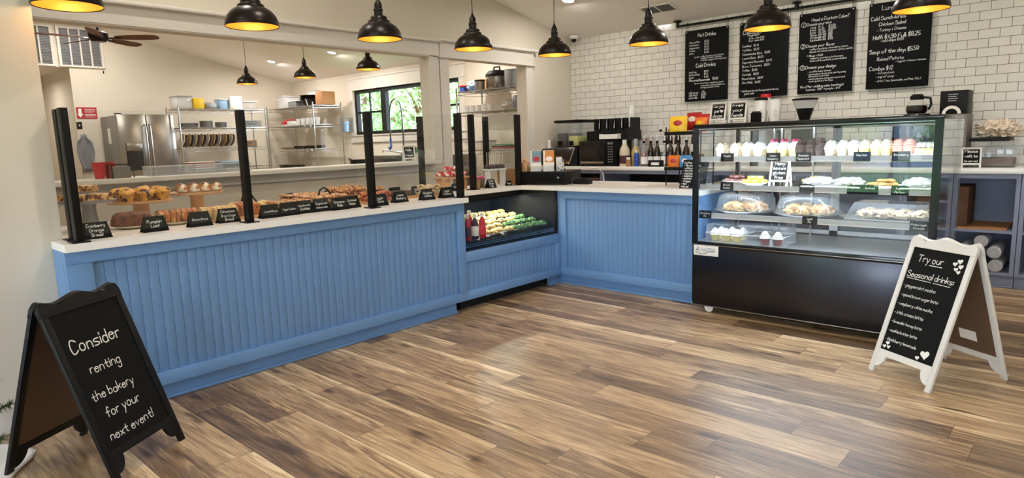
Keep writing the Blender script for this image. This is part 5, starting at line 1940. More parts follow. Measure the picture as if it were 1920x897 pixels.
# ------------------------------------------------------------------ snack rack beside the case
t = thing('snack_rack', 'black wire snack rack behind the left side of the display case', 'rack', (1.02, .52, W0))
for x in (-.16, .16):
    for y in (-.12, .12):
        obj('upright', B().tube([(x, y, 0), (x, y, .50)], .006, 6), M['black'], t)
for z in (.13, .43):
    b = B()
    b.box(-.17, .17, -.13, .13, z, z + .008)
    b.box(-.17, .17, -.135, -.13, z, z + .03)
    obj('shelf', b, M['black'], t, smooth=False)


def chip_bag(label, x, y, z, rz, m, w=.10, h=.13, lean=.3, patch=None):
    t = thing('snack_bag', label, 'snack bag', (x, y, z), rz, 'snack bags on the rack')
    b = B()
    n = 10
    v, f = [], []
    for i in range(n + 1):
        for j in range(n + 1):
            u, w_ = i / n, j / n
            d = .024 * (math.sin(math.pi * u) ** .6) * (math.sin(math.pi * w_) ** .6) * (1 + .3 * noise.noise(Vector((u * 4, w_ * 4, x * 9))))
            v.append(((u - .5) * w, -d + lean * w_ * h * .5, w_ * h))
    for i in range(n + 1):
        for j in range(n + 1):
            u, w_ = i / n, j / n
            d = .024 * (math.sin(math.pi * u) ** .6) * (math.sin(math.pi * w_) ** .6)
            v.append(((u - .5) * w, d + .001 + lean * w_ * h * .5, w_ * h))
    q = (n + 1) ** 2
    for k in (0, q):
        for i in range(n):
            for j in range(n):
                a = k + i * (n + 1) + j
                f.append((a, a + n + 1, a + n + 2, a + 1))
    b.faces(v, f)
    obj('bag', b, m, t)
    if patch:
        obj('printed_badge', B().blob((0, -.026 + lean * h * .3, h * .62), (w * .26, .004, h * .16), 1, 0, 1, 2), patch, t)


RZ0 = W0 + .439
chip_bag('yellow chip bag with red badge on the upper rack shelf', .96, .42, RZ0, R(12), M['yellow'], .15, .15, .3, M['redbag'])
chip_bag('orange chip bag behind the yellow one on the rack', .90, .50, RZ0, R(20), M['orange'], .12, .13, .3)
chip_bag('dark red chip bag at the back of the upper rack shelf', 1.03, .55, RZ0 + .03, R(-10), M['redbag'], .15, .15, .3, M['paper'])
chip_bag('red and white chip bag right of the dark red one', 1.14, .50, RZ0 + .03, R(5), M['redbag'], .13, .13, .3, M['white'])
chip_bag('orange chip bag at the right of the upper rack shelf', 1.17, .41, RZ0 + .01, R(-8), M['orange'], .11, .12, .3, M['yellow'])
RZ1 = W0 + .139
chip_bag('red and orange snack bag on the lower rack shelf, left', .92, .42, RZ1, R(14), M['orange'], .10, .12, .35, M['redbag'])
chip_bag('blue snack bag on the lower rack shelf, middle', 1.03, .42, RZ1, R(5), M['bluebag'], .10, .12, .35, M['white'])
chip_bag('dark red snack bag on the lower rack shelf, right', 1.13, .44, RZ1, R(-5), M['maroon'], .10, .13, .35)

# ------------------------------------------------------------------ back counter under the menu boards
BCZ = 1.0
BY0 = 1.92


def cubby_unit(name, label, x0, x1, shelves, back='cubby'):
    t = thing(name, label, 'cabinet', (0, 0, 0), 0, 'open cabinets along the tiled wall')
    y0, y1 = BY0 + .02, 2.54
    b = B()
    b.box(x0, x0 + .03, y0, y1, .11, .955)
    obj('side_panel', b, M['cubby'], t, smooth=False)
    b = B()
    b.box(x1 - .03, x1, y0, y1, .11, .955)
    obj('side_panel', b, M['cubby'], t, smooth=False)
    obj('back_panel', B().box(x0 + .03, x1 - .03, y1 - .015, y1, .11, .955), M[back], t, smooth=False)
    obj('top_rail', B().box(x0 + .03, x1 - .03, y0, y0 + .02, .915, .955), M['cubby'], t, smooth=False)
    for z in shelves:
        obj('shelf', B().box(x0 + .03, x1 - .03, y0 + .005, y1 - .015, z, z + .022), M['cubby'], t, smooth=False)
    obj('toe_kick', B().box(x0, x1, y0 + .05, y1 - .02, 0, .11), M['cubby'], t, smooth=False)
    obj('shoe_moulding', B().box(x0, x1, y0 + .038, y0 + .05, 0, .022, .004), M['cubby'], t)
    return t


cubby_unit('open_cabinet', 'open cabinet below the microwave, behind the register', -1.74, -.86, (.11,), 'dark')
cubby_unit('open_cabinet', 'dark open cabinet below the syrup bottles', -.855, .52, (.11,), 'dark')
cubby_unit('open_cabinet', 'open cabinet behind the snack rack', .525, 1.40, (.11, .52))
cubby_unit('open_cabinet', 'open cabinet hidden behind the display case', 1.405, 2.36, (.11, .47))
cubby_unit('open_cabinet', 'grey blue open cabinet with cup sleeves, right of the display case', 2.365, 3.19, (.11, .462))
cubby_unit('open_cabinet', 'grey blue open cabinet at the right photo edge', 3.195, 4.1, (.11, .462, .70))
tag(obj('worktop', B().box(-1.76, 4.12, BY0 - .01, 2.545, .956, BCZ, .003), M['quartz']), 'long white worktop of the back counter below the tiles', 'worktop')
t = thing('cardboard_box', 'brown cardboard box in the dark open cabinet behind the register', 'box', (-1.05, 2.15, .134))
obj('carton', B().box(-.14, .16, -.17, .2, 0, .72, .004), M['card_dark'], t)
t = thing('cardboard_box', 'brown box in the open cabinet behind the snack rack', 'box', (.78, 2.2, .545))
obj('carton', B().box(-.2, .2, -.2, .2, 0, .3, .004), M['card'], t)
t = thing('cardboard_box', 'dark brown box on the upper shelf of the cup sleeve cabinet', 'box', (2.62, 2.2, .4975))
obj('carton', B().box(-.16, .22, -.2, .2, 0, .34, .004), M['card_dark'], t)
b = B()
b.box(-.36, .34, -.02, .5, 0, .012)
tag(obj('cardboard_sheet', b, M['card'], None, loc=(2.78, 1.985, .4845)), 'brown cardboard sheet on the cup sleeve cabinet shelf', 'cardboard')
for i, (x, z, lb) in enumerate(((2.855, .185, 'left one of the bottom row'), (3.065, .185, 'right one of the bottom row'), (2.84, .305, 'left one of the middle row'), (3.05, .30, 'right one of the middle row'), (2.955, .385, 'topmost of the five'))):
    t = thing('cup_sleeve', 'bagged roll of clear cups in the open cabinet, ' + lb, 'cup sleeve', (x, 1.96, z), 0, 'rolls of clear cups in the open cabinet')
    m = Matrix.Rotation(R(-90), 4, 'X')
    b = B()
    b.lathe([(0, 0), (.03, .0), (.05, .004), (.052, .02), (.052, .4), (0, .4)], 20, cap=False, mtx=m)
    obj('bag', b, M['cup_clear'], t)
    b = B()
    for r_ in (.049, .036, .022):
        b.tube([m @ Vector((r_ * math.cos(a), r_ * math.sin(a), -.002)) for a in [k * 2 * math.pi / 20 for k in range(20)]], .002, 5, True)
    obj('cup_rim', b, M['lgrey'], t)

# drinks dispenser
t = thing('drink_dispenser', 'black topped drink dispenser with a dark and a yellow tank in the corner', 'drink dispenser', (-1.415, 2.20, BCZ))
obj('base', B().box(-.22, .14, -.2, .22, 0, .25, .01), M['black'], t)
for i, (x0, x1, mm) in enumerate(((-.215, -.05, 'tea_drink'), (-.03, .135, 'lemon_drink'))):
    b = B()
    b.box(x0, x1, -.18, .2, .251, .55, .015)
    k = obj('tank', b, M['plastic_clear'], t)
    obj('drink', B().box(x0 + .012, x1 - .012, -.168, .188, .258, .42 if i == 0 else .38, .01), M[mm], k)
    xm = (x0 + x1) / 2
    b = B()
    b.box(xm - .018, xm + .018, -.235, -.18, .265, .32, .004)
    b.cyl((xm, -.225, .225), .01, .045, 10)
    obj('spigot', b, M['black'], t)
obj('lid', B().box(-.23, .15, -.2, .21, .5505, .585, .008), M['black'], t)
bottle('pump_bottle', 'small white pump bottle on the tablet side of the drink dispenser', -1.705, 1.97, BCZ, M['white'], M['white'], 'pump bottles on the back counter', None, 1.35, caph=.05)
# microwave with the cup organiser on it
t = thing('microwave', 'black microwave on the back counter below the cup organizer', 'microwave', (-.955, 2.14, BCZ))
obj('body', B().box(-.27, .27, -.16, .2, .012, .31, .006), M['black'], t)
obj('door', B().box(-.265, .13, -.176, -.161, .02, .305, .004), M['gloss_black'], t)
obj('control_panel', B().box(.135, .265, -.176, -.161, .02, .305, .004), M['matte_black'], t)
b = B()
for i in range(7):
    for j in range(3):
        b.box(.165 + j * .027, .182 + j * .027, -.178, -.176, .05 + i * .03, .062 + i * .03)
obj('button', b, M['grey'], t, smooth=False)
obj('display', B().box(.16, .24, -.178, -.176, .265, .29), M['grey'], t, smooth=False)
obj('handle', B().box(-.24, .11, -.186, -.176, .035, .06, .003), M['steel'], t)
for sx in (-.24, .24):
    for sy in (-.13, .17):
        obj('foot', B().cyl((sx, sy, 0), .015, .013, 10), M['dark'], t)
OZ = BCZ + .311
t = thing('cup_organizer', 'black tiered cup and lid organizer on top of the microwave', 'organizer', (-.905, 2.18, OZ))
b = B()
b.box(-.26, .33, -.12, .2, 0, .12)
obj('lower_tier', b, M['black'], t, smooth=False)
for k in range(5):
    x0 = -.22 + k * .11
    b = B()
    b.box(x0, x0 + .008, -.02, .2, .12, .27)
    b.box(x0 + .085, x0 + .093, -.02, .2, .12, .27)
    b.box(x0 + .008, x0 + .085, .19, .2, .12, .27)
    b.box(x0 + .008, x0 + .085, -.02, -.012, .12, .15)
    obj('cup_bay', b, M['black'], t, smooth=False)
b = B()
b.box(-.02, .24, -.20, -.121, .02, .03)
for x in (-.02, .232):
    b.box(x, x + .008, -.2, -.121, .03, .08)
b.box(-.012, .232, -.2, -.194, .03, .075)
obj('card_tray', b, M['white'], t, smooth=False)
for k in range(3):
    obj('packet', B().box(.0 + k * .075, .06 + k * .075, -.19, -.14, .031, .07), M['lgrey'], t, smooth=False)
CUPP = [(0, 0), (.028, 0), (.041, .1), (.043, .1), (.043, .104), (0, .104)]
for k in range(5):
    hh = (3, 3, 2, 3, 7)[k]
    for j in range(hh):
        o = obj('paper_cup', B().lathe([(0, 0), (.04, 0), (.042, .006), (.03, .1), (0, .1)], 18, cap=False), M['paper'], None, loc=(-.905 - .22 + k * .11 + .046, 2.18 + .09, OZ + .121 + j * .032 + (.0)))
        tag(o, 'white paper cup nested in the black organizer on the microwave', 'paper cup', 'paper cups in the organizer')
# big pump syrups and jars
JUG = [(0, 0), (.05, 0), (.055, .01), (.055, .15), (.05, .18), (.022, .235), (.02, .25)]
t = bottle('sauce_bottle', 'big cream sauce jug with maroon label beside the microwave', -.60, 2.04, BCZ, M['cream_liq'], M['white'], 'bottles on the back counter', M['maroon'], 1.12, JUG, caph=.03)
bottle('sauce_bottle', 'tan caramel sauce jug with pump, second beside the microwave', -.495, 2.12, BCZ, M['tan_liq'], M['lgrey'], 'bottles on the back counter', None, 1.0, JUG, caph=.07)
bottle('spice_jar', 'small white topped glass spice jar before the tan jug', -.505, 1.97, BCZ, M['card'], M['white'], 'bottles on the back counter', None, .52, [(0, 0), (.05, 0), (.052, .01), (.052, .15), (.04, .165), (.04, .18)])
t = thing('drink_can', 'blue spray can among the sauce jugs', 'can', (-.425, 2.02, BCZ))
obj('can_body', B().lathe([(0, 0), (.028, 0), (.03, .005), (.03, .15), (.022, .16), (0, .16)], 18, cap=False), M['blue_p'], t)
obj('nozzle', B().cyl((0, 0, .16), .012, .03, 10), M['white'], t)
t = thing('drink_can', 'orange brown can right of the blue one', 'can', (-.36, 2.08, BCZ))
obj('can_body', B().lathe([(0, 0), (.03, 0), (.032, .005), (.032, .15), (.024, .165), (0, .165)], 18, cap=False), mat('rust_label', rgb(166, 74, 38), .4), t)
obj('printed_badge', B().blob((-.0, -.031, .07), (.016, .003, .02), 1, 0, 1, 2), M['paper'], t)
t = thing('drink_shaker', 'tall glass shaker with flat dark lid behind the jugs', 'shaker', (-.52, 2.30, BCZ))
obj('glass_body', B().lathe([(0, 0), (.04, 0), (.045, .3)], 18, cap=False), M['plastic_clear'], t)
obj('lid', B().lathe([(0, .301), (.075, .301), (.075, .312), (0, .312)], 20), M['wood_dark'], t)

SYR = [(0, 0), (.034, 0), (.037, .008), (.037, .17), (.032, .2), (.014, .245), (.013, .28)]
sy = [(-.305, 1.99, 0, 'clear syrup bottle with pump, leftmost of the front row'), (-.24, 2.03, 0, 'syrup bottle with pump, second of the front row'), (-.15, 2.02, 0, 'syrup bottle with pump and printed label, third of the front row'), (-.065, 2.03, 0, 'syrup bottle with pump, fourth of the front row'), (.02, 2.02, 0, 'syrup bottle with red label, fifth of the front row'), (.11, 2.03, 0, 'syrup bottle with pump, sixth of the front row'),
      (-.22, 2.22, .13, 'syrup bottle on the raised back step, leftmost'), (-.10, 2.22, .13, 'syrup bottle on the raised back step, second from left'), (.0, 2.22, .13, 'syrup bottle on the raised back step, third from left'), (.1, 2.22, .13, 'syrup bottle on the raised back step, fourth from left'), (.21, 2.03, 0, 'syrup bottle with pump, right end of the front row'), (.21, 2.22, .13, 'syrup bottle on the raised back step, right end')]
t = thing('bottle_riser', 'black stepped riser under the back row of syrup bottles', 'riser', (0, 2.22, BCZ))
obj('step', B().box(-.28, .28, -.06, .08, .1, .13), M['black'], t, smooth=False)
for x in (-.28, .26):
    obj('leg', B().box(x, x + .02, -.06, .08, 0, .1), M['black'], t, smooth=False)
t = thing('label_box', 'low black box with white label before the syrup bottles', 'box', (-.13, 1.955, BCZ))
obj('carton', B().box(-.09, .09, -.018, .018, 0, .075, .002), M['black'], t)
obj('label_sticker', B().box(-.05, .05, -.0195, -.018, .02, .05), M['paper'], t, smooth=False)
for i, (x, y, z, lb) in enumerate(sy):
    bt = bottle('syrup_bottle', lb, x, y, BCZ + z + .0005, M['tea_drink' if i % 3 else 'plastic_clear'], M['matte_black'], 'syrup bottles with pumps', M['redbag'] if i == 4 else M['paper'], 1.0, SYR, 'syrup bottle', .012)
    obj('syrup', B().lathe([(0, .006), (.033, .006), (.0335, (.12 + .03 * (i % 3))), (0, (.12 + .03 * (i % 3)))], 16, cap=False), M[('tea_drink', 'drink_dark', 'tea_drink', 'tan_liq')[i % 4]], bt)
    b = B()
    b.cyl((0, 0, .292), .005, .06, 8)
    b.box(-.006, .006, -.045, .008, .345, .356, .002)
    obj('pump', b, M['white'], bt)

# items on top of / behind the case
for x, y, rz, ln, hr, lb in ((1.50, .04, R(-6), ('Can you', 'pet', 'dogs'), ((.03, .095),), 'white framed chalk sign on the display case top, left of two'), (1.645, .05, R(4), ('Free', 'your', 'hands'), (), 'white framed chalk sign on the display case top, right of two')):
    mini_frame(lb, x, y, 1.4235, rz, ln, .13, .165, hr, 'white framed signs on the case', .03)
bottle('creamer_jug', 'white jug with red cap behind the small framed signs', .93, 2.42, BCZ, M['white'], M['red'], 'jugs behind the display case', None, 2.6, [(0, 0), (.04, 0), (.043, .01), (.043, .19), (.03, .24), (.02, .26), (.02, .28)], caph=.01)
t = thing('napkin_caddy', 'small black caddy on the display case between the framed signs and cups', 'caddy', (1.765, .08, 1.4235))
obj('body', B().box(-.03, .03, -.03, .03, 0, .07, .004), M['matte_black'], t)
obj('napkins', B().box(-.024, .024, -.02, .02, .0705, .08), M['ink'], t)
# paper-cup stacks: upside, tall, behind the case on a low stand
t = thing('cup_stand', 'black stand under the two tall cup stacks', 'stand', (1.03, 2.2, BCZ))
obj('shelf', B().box(-.14, .16, -.1, .1, .44, .46), M['black'], t, smooth=False)
for x in (-.13, .14):
    obj('leg', B().box(x, x + .015, -.09, .09, 0, .44), M['black'], t, smooth=False)
for i, (x, lb) in enumerate(((.965, 'left white paper cup with dark lid beside the case top signs'), (1.112, 'right white paper cup with print beside the case top signs'))):
    t = thing('tall_cup', lb, 'paper cup', (x, 2.2, BCZ + .461), 0, 'tall white cups above the case')
    obj('cup_body', B().lathe([(0, 0), (.05, 0), (.064, .21), (.067, .212), (.067, .22), (0, .22)], 24, cap=False), M['paper'], t)
    if i == 0:
        obj('lid', B().lathe([(.069, .2205), (.071, .235), (.055, .25), (0, .25)], 24), M['black'], t)
    b = B()
    for k in range(4):
        m = Matrix.Rotation(R(-30), 4, 'Z')
        b.box(-.022 + .004 * k, .02 - .003 * k, -.0665 + .0, -.0655, .05 + k * .022, .056 + k * .022, 0, Matrix.Rotation(R(25), 4, 'Z'))
    obj('printed_lines', b, M['lgrey'], t, smooth=False)
t = thing('coffee_grinder', 'coffee grinder with clear funnel hopper behind the display case', 'coffee grinder', (1.41, 2.2, BCZ))
obj('body', B().box(-.09, .09, -.12, .12, 0, .40, .015), M['black'], t)
obj('chute', B().lathe([(.035, .4005), (.06, .50), (.085, .575)], 24, cap=False), M['black'], t)
obj('hopper', B().lathe([(.086, .576), (.118, .655)], 24, cap=False), M['plastic_milky'], t)
obj('lid', B().lathe([(.12, .656), (.123, .672), (.03, .68), (0, .68)], 24), M['black'], t)
t = thing('coffee_brewer', 'black coffee brewer behind the right end of the display case', 'coffee brewer', (2.42, 2.2, BCZ))
obj('body', B().box(-.19, .13, -.17, .2, 0, .455, .01), M['black'], t)
obj('warmer_plate', B().lathe([(0, .456), (.105, .456), (.105, .47), (0, .47)], 24, (-.03, -.03, 0)), M['gloss_black'], t)
t = thing('coffee_pot', 'glass coffee pot half full of coffee on its brewer', 'coffee pot', (2.385, 2.17, BCZ + .4705))
obj('glass_body', B().lathe([(0, 0), (.07, 0), (.085, .02), (.088, .05), (.075, .095), (.048, .125), (.046, .135)], 28, cap=False), M['glass'], t)
obj('coffee', B().lathe([(0, .003), (.066, .003), (.082, .022), (.085, .05), (.08, .074), (0, .074)], 28, cap=False), M['coffee'], t)
obj('collar', B().lathe([(.047, .128), (.056, .132), (.056, .155), (.04, .175), (0, .178)], 24), M['black'], t)
b = B()
b.tube([(.05, -.02, .145), (.11, -.05, .135), (.12, -.055, .08), (.10, -.045, .035)], .010, 8)
obj('handle', b, M['black'], t)
t = thing('gift_box', 'black coffee gift box with a white cup arc, right of the coffee pot', 'box', (2.68, 2.17, BCZ), R(-3))
obj('riser', B().box(-.11, .11, -.11, .11, 0, .455), M['steel_side'], t, smooth=False)
obj('carton', B().box(-.1, .1, -.1, .11, .456, .655, .004), M['black'], t)
b = B()
n = 20
b.prism([(.07 * math.cos(math.pi * i / n), .07 * math.sin(math.pi * i / n)) for i in range(n + 1)] + [(.045 * math.cos(math.pi * (n - i) / n), .045 * math.sin(math.pi * (n - i) / n)) for i in range(n + 1)], .001, frame_mtx((-.01, -.1012, .458), (1, 0, 0), (0, 0, 1)))
obj('printed_arc', b, M['paper'], t, smooth=False)
b = B()
for k in range(4):
    b.box(-.04, .03 - .01 * (k % 2), -.1015, -.1005, .62 - k * .018, .626 - k * .018)
obj('printed_lines', b, M['lgrey'], t, smooth=False)
t = thing('storage_bin', 'clear storage bin with brown goods, right end of the back counter', 'bin', (2.985, 2.22, BCZ))
obj('bin_body', B().box(-.16, .15, -.17, .17, 0, .22, .01), M['plastic_clear'], t)
obj('goods', B().box(-.12, .13, -.13, .14, .006, .075, .01), M['card_dark'], t)
obj('lid', B().box(-.18, .1, -.18, .18, .2205, .245, .006), M['black'], t)
b = B()
b.blob((.0, 0, .06), (.14, .13, .085), 3, .5, 5, 5, flat=-.05)
for v in b.bm.verts:
    v.co += Vector((noise.noise(v.co * 60), noise.noise(v.co * 60 + Vector((7, 0, 0))), noise.noise(v.co * 60 + Vector((0, 7, 0))))) * .012
    v.co.z = max(v.co.z, .0)
o = obj('shredded_paper', b, M['fluff'], None, loc=(2.985, 2.22, BCZ + .2465))
tag(o, 'heap of cream shredded paper bagged on the storage bin', 'packing paper', None, 'stuff')
mini_frame('small cream framed chalk sign by the clear storage bin', 2.84, 1.985, BCZ, R(10), ('Please', 'wait to', 'be served'), .14, .175)

# ------------------------------------------------------------------ kitchen
t = thing('refrigerator', 'stainless french door refrigerator with ice dispenser in the kitchen', 'refrigerator', (-8.15, -.66, 0))
W2 = .44
obj('body', B().box(-.80, -.07, -W2, W2, .02, 1.95, .008), M['steel_side'], t)
for i, (y0, y1) in enumerate(((-W2, -.004), (.004, W2))):
    d = obj('door', B().box(-.065, 0, y0, y1, .74, 1.965, .012), M['steel'], t)
    yy = -.035 if i == 0 else .035
    b = B()
    b.tube([(0.0, yy, .86), (.05, yy, .88), (.062, yy, 1.0), (.062, yy, 1.66), (.05, yy, 1.78), (0, yy, 1.8)], .011, 8)
    obj('door_handle', b, M['chrome'], d)
    if i == 0:
        obj('ice_dispenser', B().box(0.0005, .008, -.35, -.10, 1.05, 1.5, .004), M['black'], d)
        obj('dispenser_panel', B().box(.008, .03, -.345, -.105, 1.37, 1.495, .004), M['steel'], d)
dr = obj('freezer_drawer', B().box(-.065, 0, -W2, W2, .06, .73, .012), M['steel'], t)
b = B()
b.tube([(0, -.36, .66), (.05, -.34, .66), (.05, .34, .66), (0, .36, .66)], .011, 8)
obj('drawer_handle', b, M['chrome'], dr)
obj('posted_note', B().box(-.5, -.36, -W2 - .0015, -W2 - .0002, 1.5, 1.75), M['paper'], t, smooth=False)
o = obj('hinge_cover', B().box(-.12, -.02, -W2 + .01, -W2 + .09, 1.9655, 1.985, .004), M['black'], t)

t = thing('wall_sign', 'red fire extinguisher sign with white arrow on the kitchen wall', 'sign', (XW + .002, -1.26, 1.93))
obj('panel', B().box(0, .004, -.15, .15, 0, .19), M['red_sign'], t, smooth=False)
b = B()
m = frame_mtx((.0048, -.15, 0), (0, 1, 0), (0, 0, 1))
b.faces([m @ Vector(p) for p in ((.03, .165, 0), (.075, .165, 0), (.075, .08, 0), (.095, .08, 0), (.0525, .02, 0), (.01, .08, 0), (.03, .08, 0))], [tuple(range(7))])
for k, (wd_, zz) in enumerate(((.15, .155), (.15, .13), (.12, .11), (.15, .07), (.15, .05), (.13, .03))):
    ribbon(b, [(.125, zz), (.125 + wd_, zz)], .009 if k % 3 == 0 else .005, m)
obj('printed_lines', b, M['paper'], t, smooth=False, recalc=False)
t = thing('light_switch', 'black light switch on the kitchen wall below the red sign', 'light switch', (XW + .001, -1.39, 1.76))
obj('plate', B().box(0, .006, -.04, .04, 0, .12, .002), M['black'], t)
obj('toggle', B().box(.006, .012, -.008, .008, .045, .075, .002), M['white'], t)
t = thing('hanging_apron', 'grey cloth apron hanging on the kitchen wall, left of the fridge', 'apron', (XW + .02, -1.36, 1.05))
b = B()
v, f = [], []
n = 10
for i in range(n + 1):
    for j in range(n + 1):
        u, w_ = i / n, j / n
        wdt = (.10 + .10 * math.sin(math.pi * min(1, (1 - w_) * 1.1)) * .8) * (1 if w_ < .9 else .5)
        v.append((.03 + .02 * math.sin(u * 12 + w_ * 3), (u - .5) * wdt * 1.4, w_ * .62))
for i in range(n):
    for j in range(n):
        a = i * (n + 1) + j
        f.append((a, a + n + 1, a + n + 2, a + 1))
b.faces(v, f)
ap = obj('cloth', b, M['cloth_g'], t)
md = ap.modifiers.new('thickness', 'SOLIDIFY')
md.thickness = .008
obj('hook', B().tube([(-.015, 0, .62), (.04, 0, .62), (.045, 0, .65)], .006, 6), M['chrome'], t)
t = thing('posted_notice', 'white printed notice on the kitchen hall wall between the left posts', 'notice', (XW - .9, -2.615, 1.25))
obj('sheet', B().box(-.12, .12, 0, .003, 0, .34), M['paper'], t, smooth=False)
b = B()
for k in range(9):
    b.box(-.09, .09 - .02 * (k % 3), .003, .0036, .29 - k * .03, .297 - k * .03)
obj('printed_lines', b, M['ink'], t, smooth=False)

# ceiling fan
fx, fy = -5.8, -1.9
t = thing('ceiling_fan', 'dark five blade ceiling fan in the kitchen', 'ceiling fan', (fx, fy, 2.80))
obj('motor', B().lathe([(0, -.07), (.08, -.065), (.11, -.03), (.11, .04), (.06, .07), (.02, .08)], 24), M['bronze'], t)
obj('down_rod', B().cyl((0, 0, .07), .014, ceil_z(fy) - 2.80 - .09, 10), M['bronze'], t)
obj('canopy', B().lathe([(.02, ceil_z(fy) - 2.80 - .1), (.07, ceil_z(fy) - 2.80 - .05), (.07, ceil_z(fy) - 2.80)], 20), M['bronze'], t)
for k in range(5):
    a = k * 2 * math.pi / 5 + .87
    m = Matrix.Rotation(a, 4, 'Z') @ Matrix.Translation((.1, 0, -.02)) @ Matrix.Rotation(R(-15), 4, 'X')
    b = B()
    pts = [(.1, -.045), (.25, -.062), (.5, -.07), (.6, -.05), (.62, 0), (.6, .05), (.5, .07), (.25, .062), (.1, .045)]
    b.prism(pts, .008, m)
    bl = obj('blade', b, M['wood_dark'], t)
    b = B()
    b.box(-.02, .16, -.02, .02, -.006, -.001, 0, m)
    obj('blade_arm', b, M['bronze'], bl)
b = B()
b.tube([(.03, 0, -.07), (.03, 0, -.42)], .0015, 5)
b.blob((.03, 0, -.44), (.008, .008, .02), amp=0, sub=2)
obj('pull_chain', b, M['black'], t)


# wire racks
def wire_rack(label, x0, x1, y0, y1, shelves, H):
    t = thing('wire_rack', label, 'wire rack', ((x0 + x1) / 2, (y0 + y1) / 2, 0), 0, 'chrome wire racks in the kitchen')
    hx, hy = (x1 - x0) / 2, (y1 - y0) / 2
    for sx in (-1, 1):
        for sy_ in (-1, 1):
            obj('post', B().cyl((sx * hx, sy_ * hy, 0), .013, H, 10), M['chrome'], t)
    for z in shelves:
        b = B()
        for zz, r in ((z, .005), (z - .045, .004)):
            b.tube([(-hx, -hy, zz), (hx, -hy, zz), (hx, hy, zz), (-hx, hy, zz)], r, 6, True)
        long_x = hx > hy
        L = hx if long_x else hy
        n = int(2 * L / .035)
        for k in range(1, n):
            p = -L + 2 * L * k / n
            if long_x:
                b.box(p - .002, p + .002, -hy, hy, z - .003, z + .002)
            else:
                b.box(-hx, hx, p - .002, p + .002, z - .003, z + .002)
        # zig-zag truss under the rim
        for s in (-1, 1):
            m_ = int(2 * L / .09)
            pts = [((-L + 2 * L * k / m_), (z if k % 2 else z - .045)) for k in range(m_ + 1)]
            b.tube([(p, s * hy, q) if long_x else (s * hx, p, q) for p, q in pts], .003, 5)
        obj('wire_shelf', b, M['chrome'], t, smooth=False)
    return t


S1 = (.35, 1.02, 1.375, 1.735, 2.06)
wire_rack('tall chrome wire rack of pans and plates right of the fridge', -8.55, -8.02, -.18, 1.37, S1, 2.1)
S2 = (.3, .82, 1.31, 1.755, 2.105)
wire_rack('tall chrome wire rack in the kitchen corner, left of the window', -8.84, -7.12, 1.83, 2.43, S2, 2.16)
S3 = (.5, 1.215, 1.765, 2.06)
wire_rack('chrome wire rack seen through the kitchen doorway', -3.35, -2.1, 1.90, 2.42, S3, 2.12)


def tub(label, x, y, z, sx, sy, sz, m='plastic_milky', lid=None, inner=None, name='storage_tub', cat='tub', rz=0):
    t = thing(name, label, cat, (x, y, z + .007), rz)
    obj('tub_body', B().box(-sx / 2, sx / 2, -sy / 2, sy / 2, 0, sz, .01), M[m], t)
    if lid:
        obj('lid', B().box(-sx / 2 - .01, sx / 2 + .01, -sy / 2 - .01, sy / 2 + .01, sz + .0005, sz + .02, .005), M[lid], t)
    if inner:
        obj('contents', B().box(-sx / 2 + .015, sx / 2 - .015, -sy / 2 + .015, sy / 2 - .015, .01, sz * .8, .01), M[inner], t)
    return t


z = S1[4]
tub('clear tub with pale lid, left end of the fridge side rack top', -8.25, -.03, z, .3, .26, .2, 'plastic_milky', 'lgrey', 'cloth_w')
tub('yellow banded box on the fridge side rack top', -8.2, .20, z, .26, .17, .18, 'yellow', None, None, 'storage_box', 'box')
tub('low clear tub of utensils on the fridge side rack top', -8.22, .42, z, .28, .2, .12, 'plastic_clear', None, 'galv')
tub('blue and white box on the fridge side rack top', -8.2, .64, z, .2, .15, .16, 'ltblue', 'white', None, 'storage_box', 'box')
tub('cream patterned carton on the fridge side rack top', -8.2, .86, z, .26, .22, .23, 'paper', None, None, 'storage_box', 'box')
tub('clear tray stack at the right end of the fridge side rack top', -8.25, 1.14, z, .3, .24, .13, 'plastic_clear', 'lgrey')
z = S1[3]
for i, (y, n, r, lb) in enumerate(((.05, 3, .16, 'left'), (.36, 5, .11, 'middle'), (.62, 4, .10, 'right'))):
    for k in range(n):
        o = obj('baking_pan', B().lathe([(0, 0), (r * .9, 0), (r, .035), (r * 1.04, .037), (r * .97, .034), (r * .86, .004), (0, .004)], 24, cap=False), M['galv'], None, loc=(-8.25, y, z + .007 + k * .02))
        tag(o, 'round baking pan in the %s pile on the fridge side rack' % lb, 'baking pan', 'round pans in the %s pile, fridge side rack' % lb)
for k in range(6):
    o = obj('sheet_pan', B().box(-.2, .2, -.16, .16, 0, .012, .004), M['galv'], None, loc=(-8.25, 1.14, z + .007 + k * .022))
    tag(o, 'flat sheet pan stacked at the right of the fridge side rack', 'sheet pan', 'sheet pans on the fridge side rack')
z = S1[2]
for k in range(18):
    b = B()
    b.lathe([(0, 0), (.075, 0), (.125 - .012 * (k % 2), .02), (.125 - .012 * (k % 2), .025), (.075, .006), (0, .006)], 28, cap=False, mtx=Matrix.Translation((0, 0, .128)) @ Matrix.Rotation(R(72), 4, 'X'))
    o = obj('plate_or_gap_disc', b, M[('frost_cream', 'card_dark', 'bread_light', 'dark')[k % 4]], None, loc=(-8.22, -.08 + k * .052, z + .007))  # every other disc is smaller and dark, standing in for shaded gaps
    tag(o, 'plate or dark gap disc leaning in the long row on the fridge side rack', 'plate', 'plates standing in a row on the wire rack')
for k in range(4):
    o = obj('cake_tin', B().lathe([(0, 0), (.13, 0), (.135, .028), (0, .028)], 24, cap=False), M['card' if k % 2 else 'galv'], None, loc=(-8.25, 1.12, z + .007 + k * .03))
    tag(o, 'round cake tin stacked at the right of the plate row', 'cake tin', 'round tins right of the plate row')
z = S1[1]
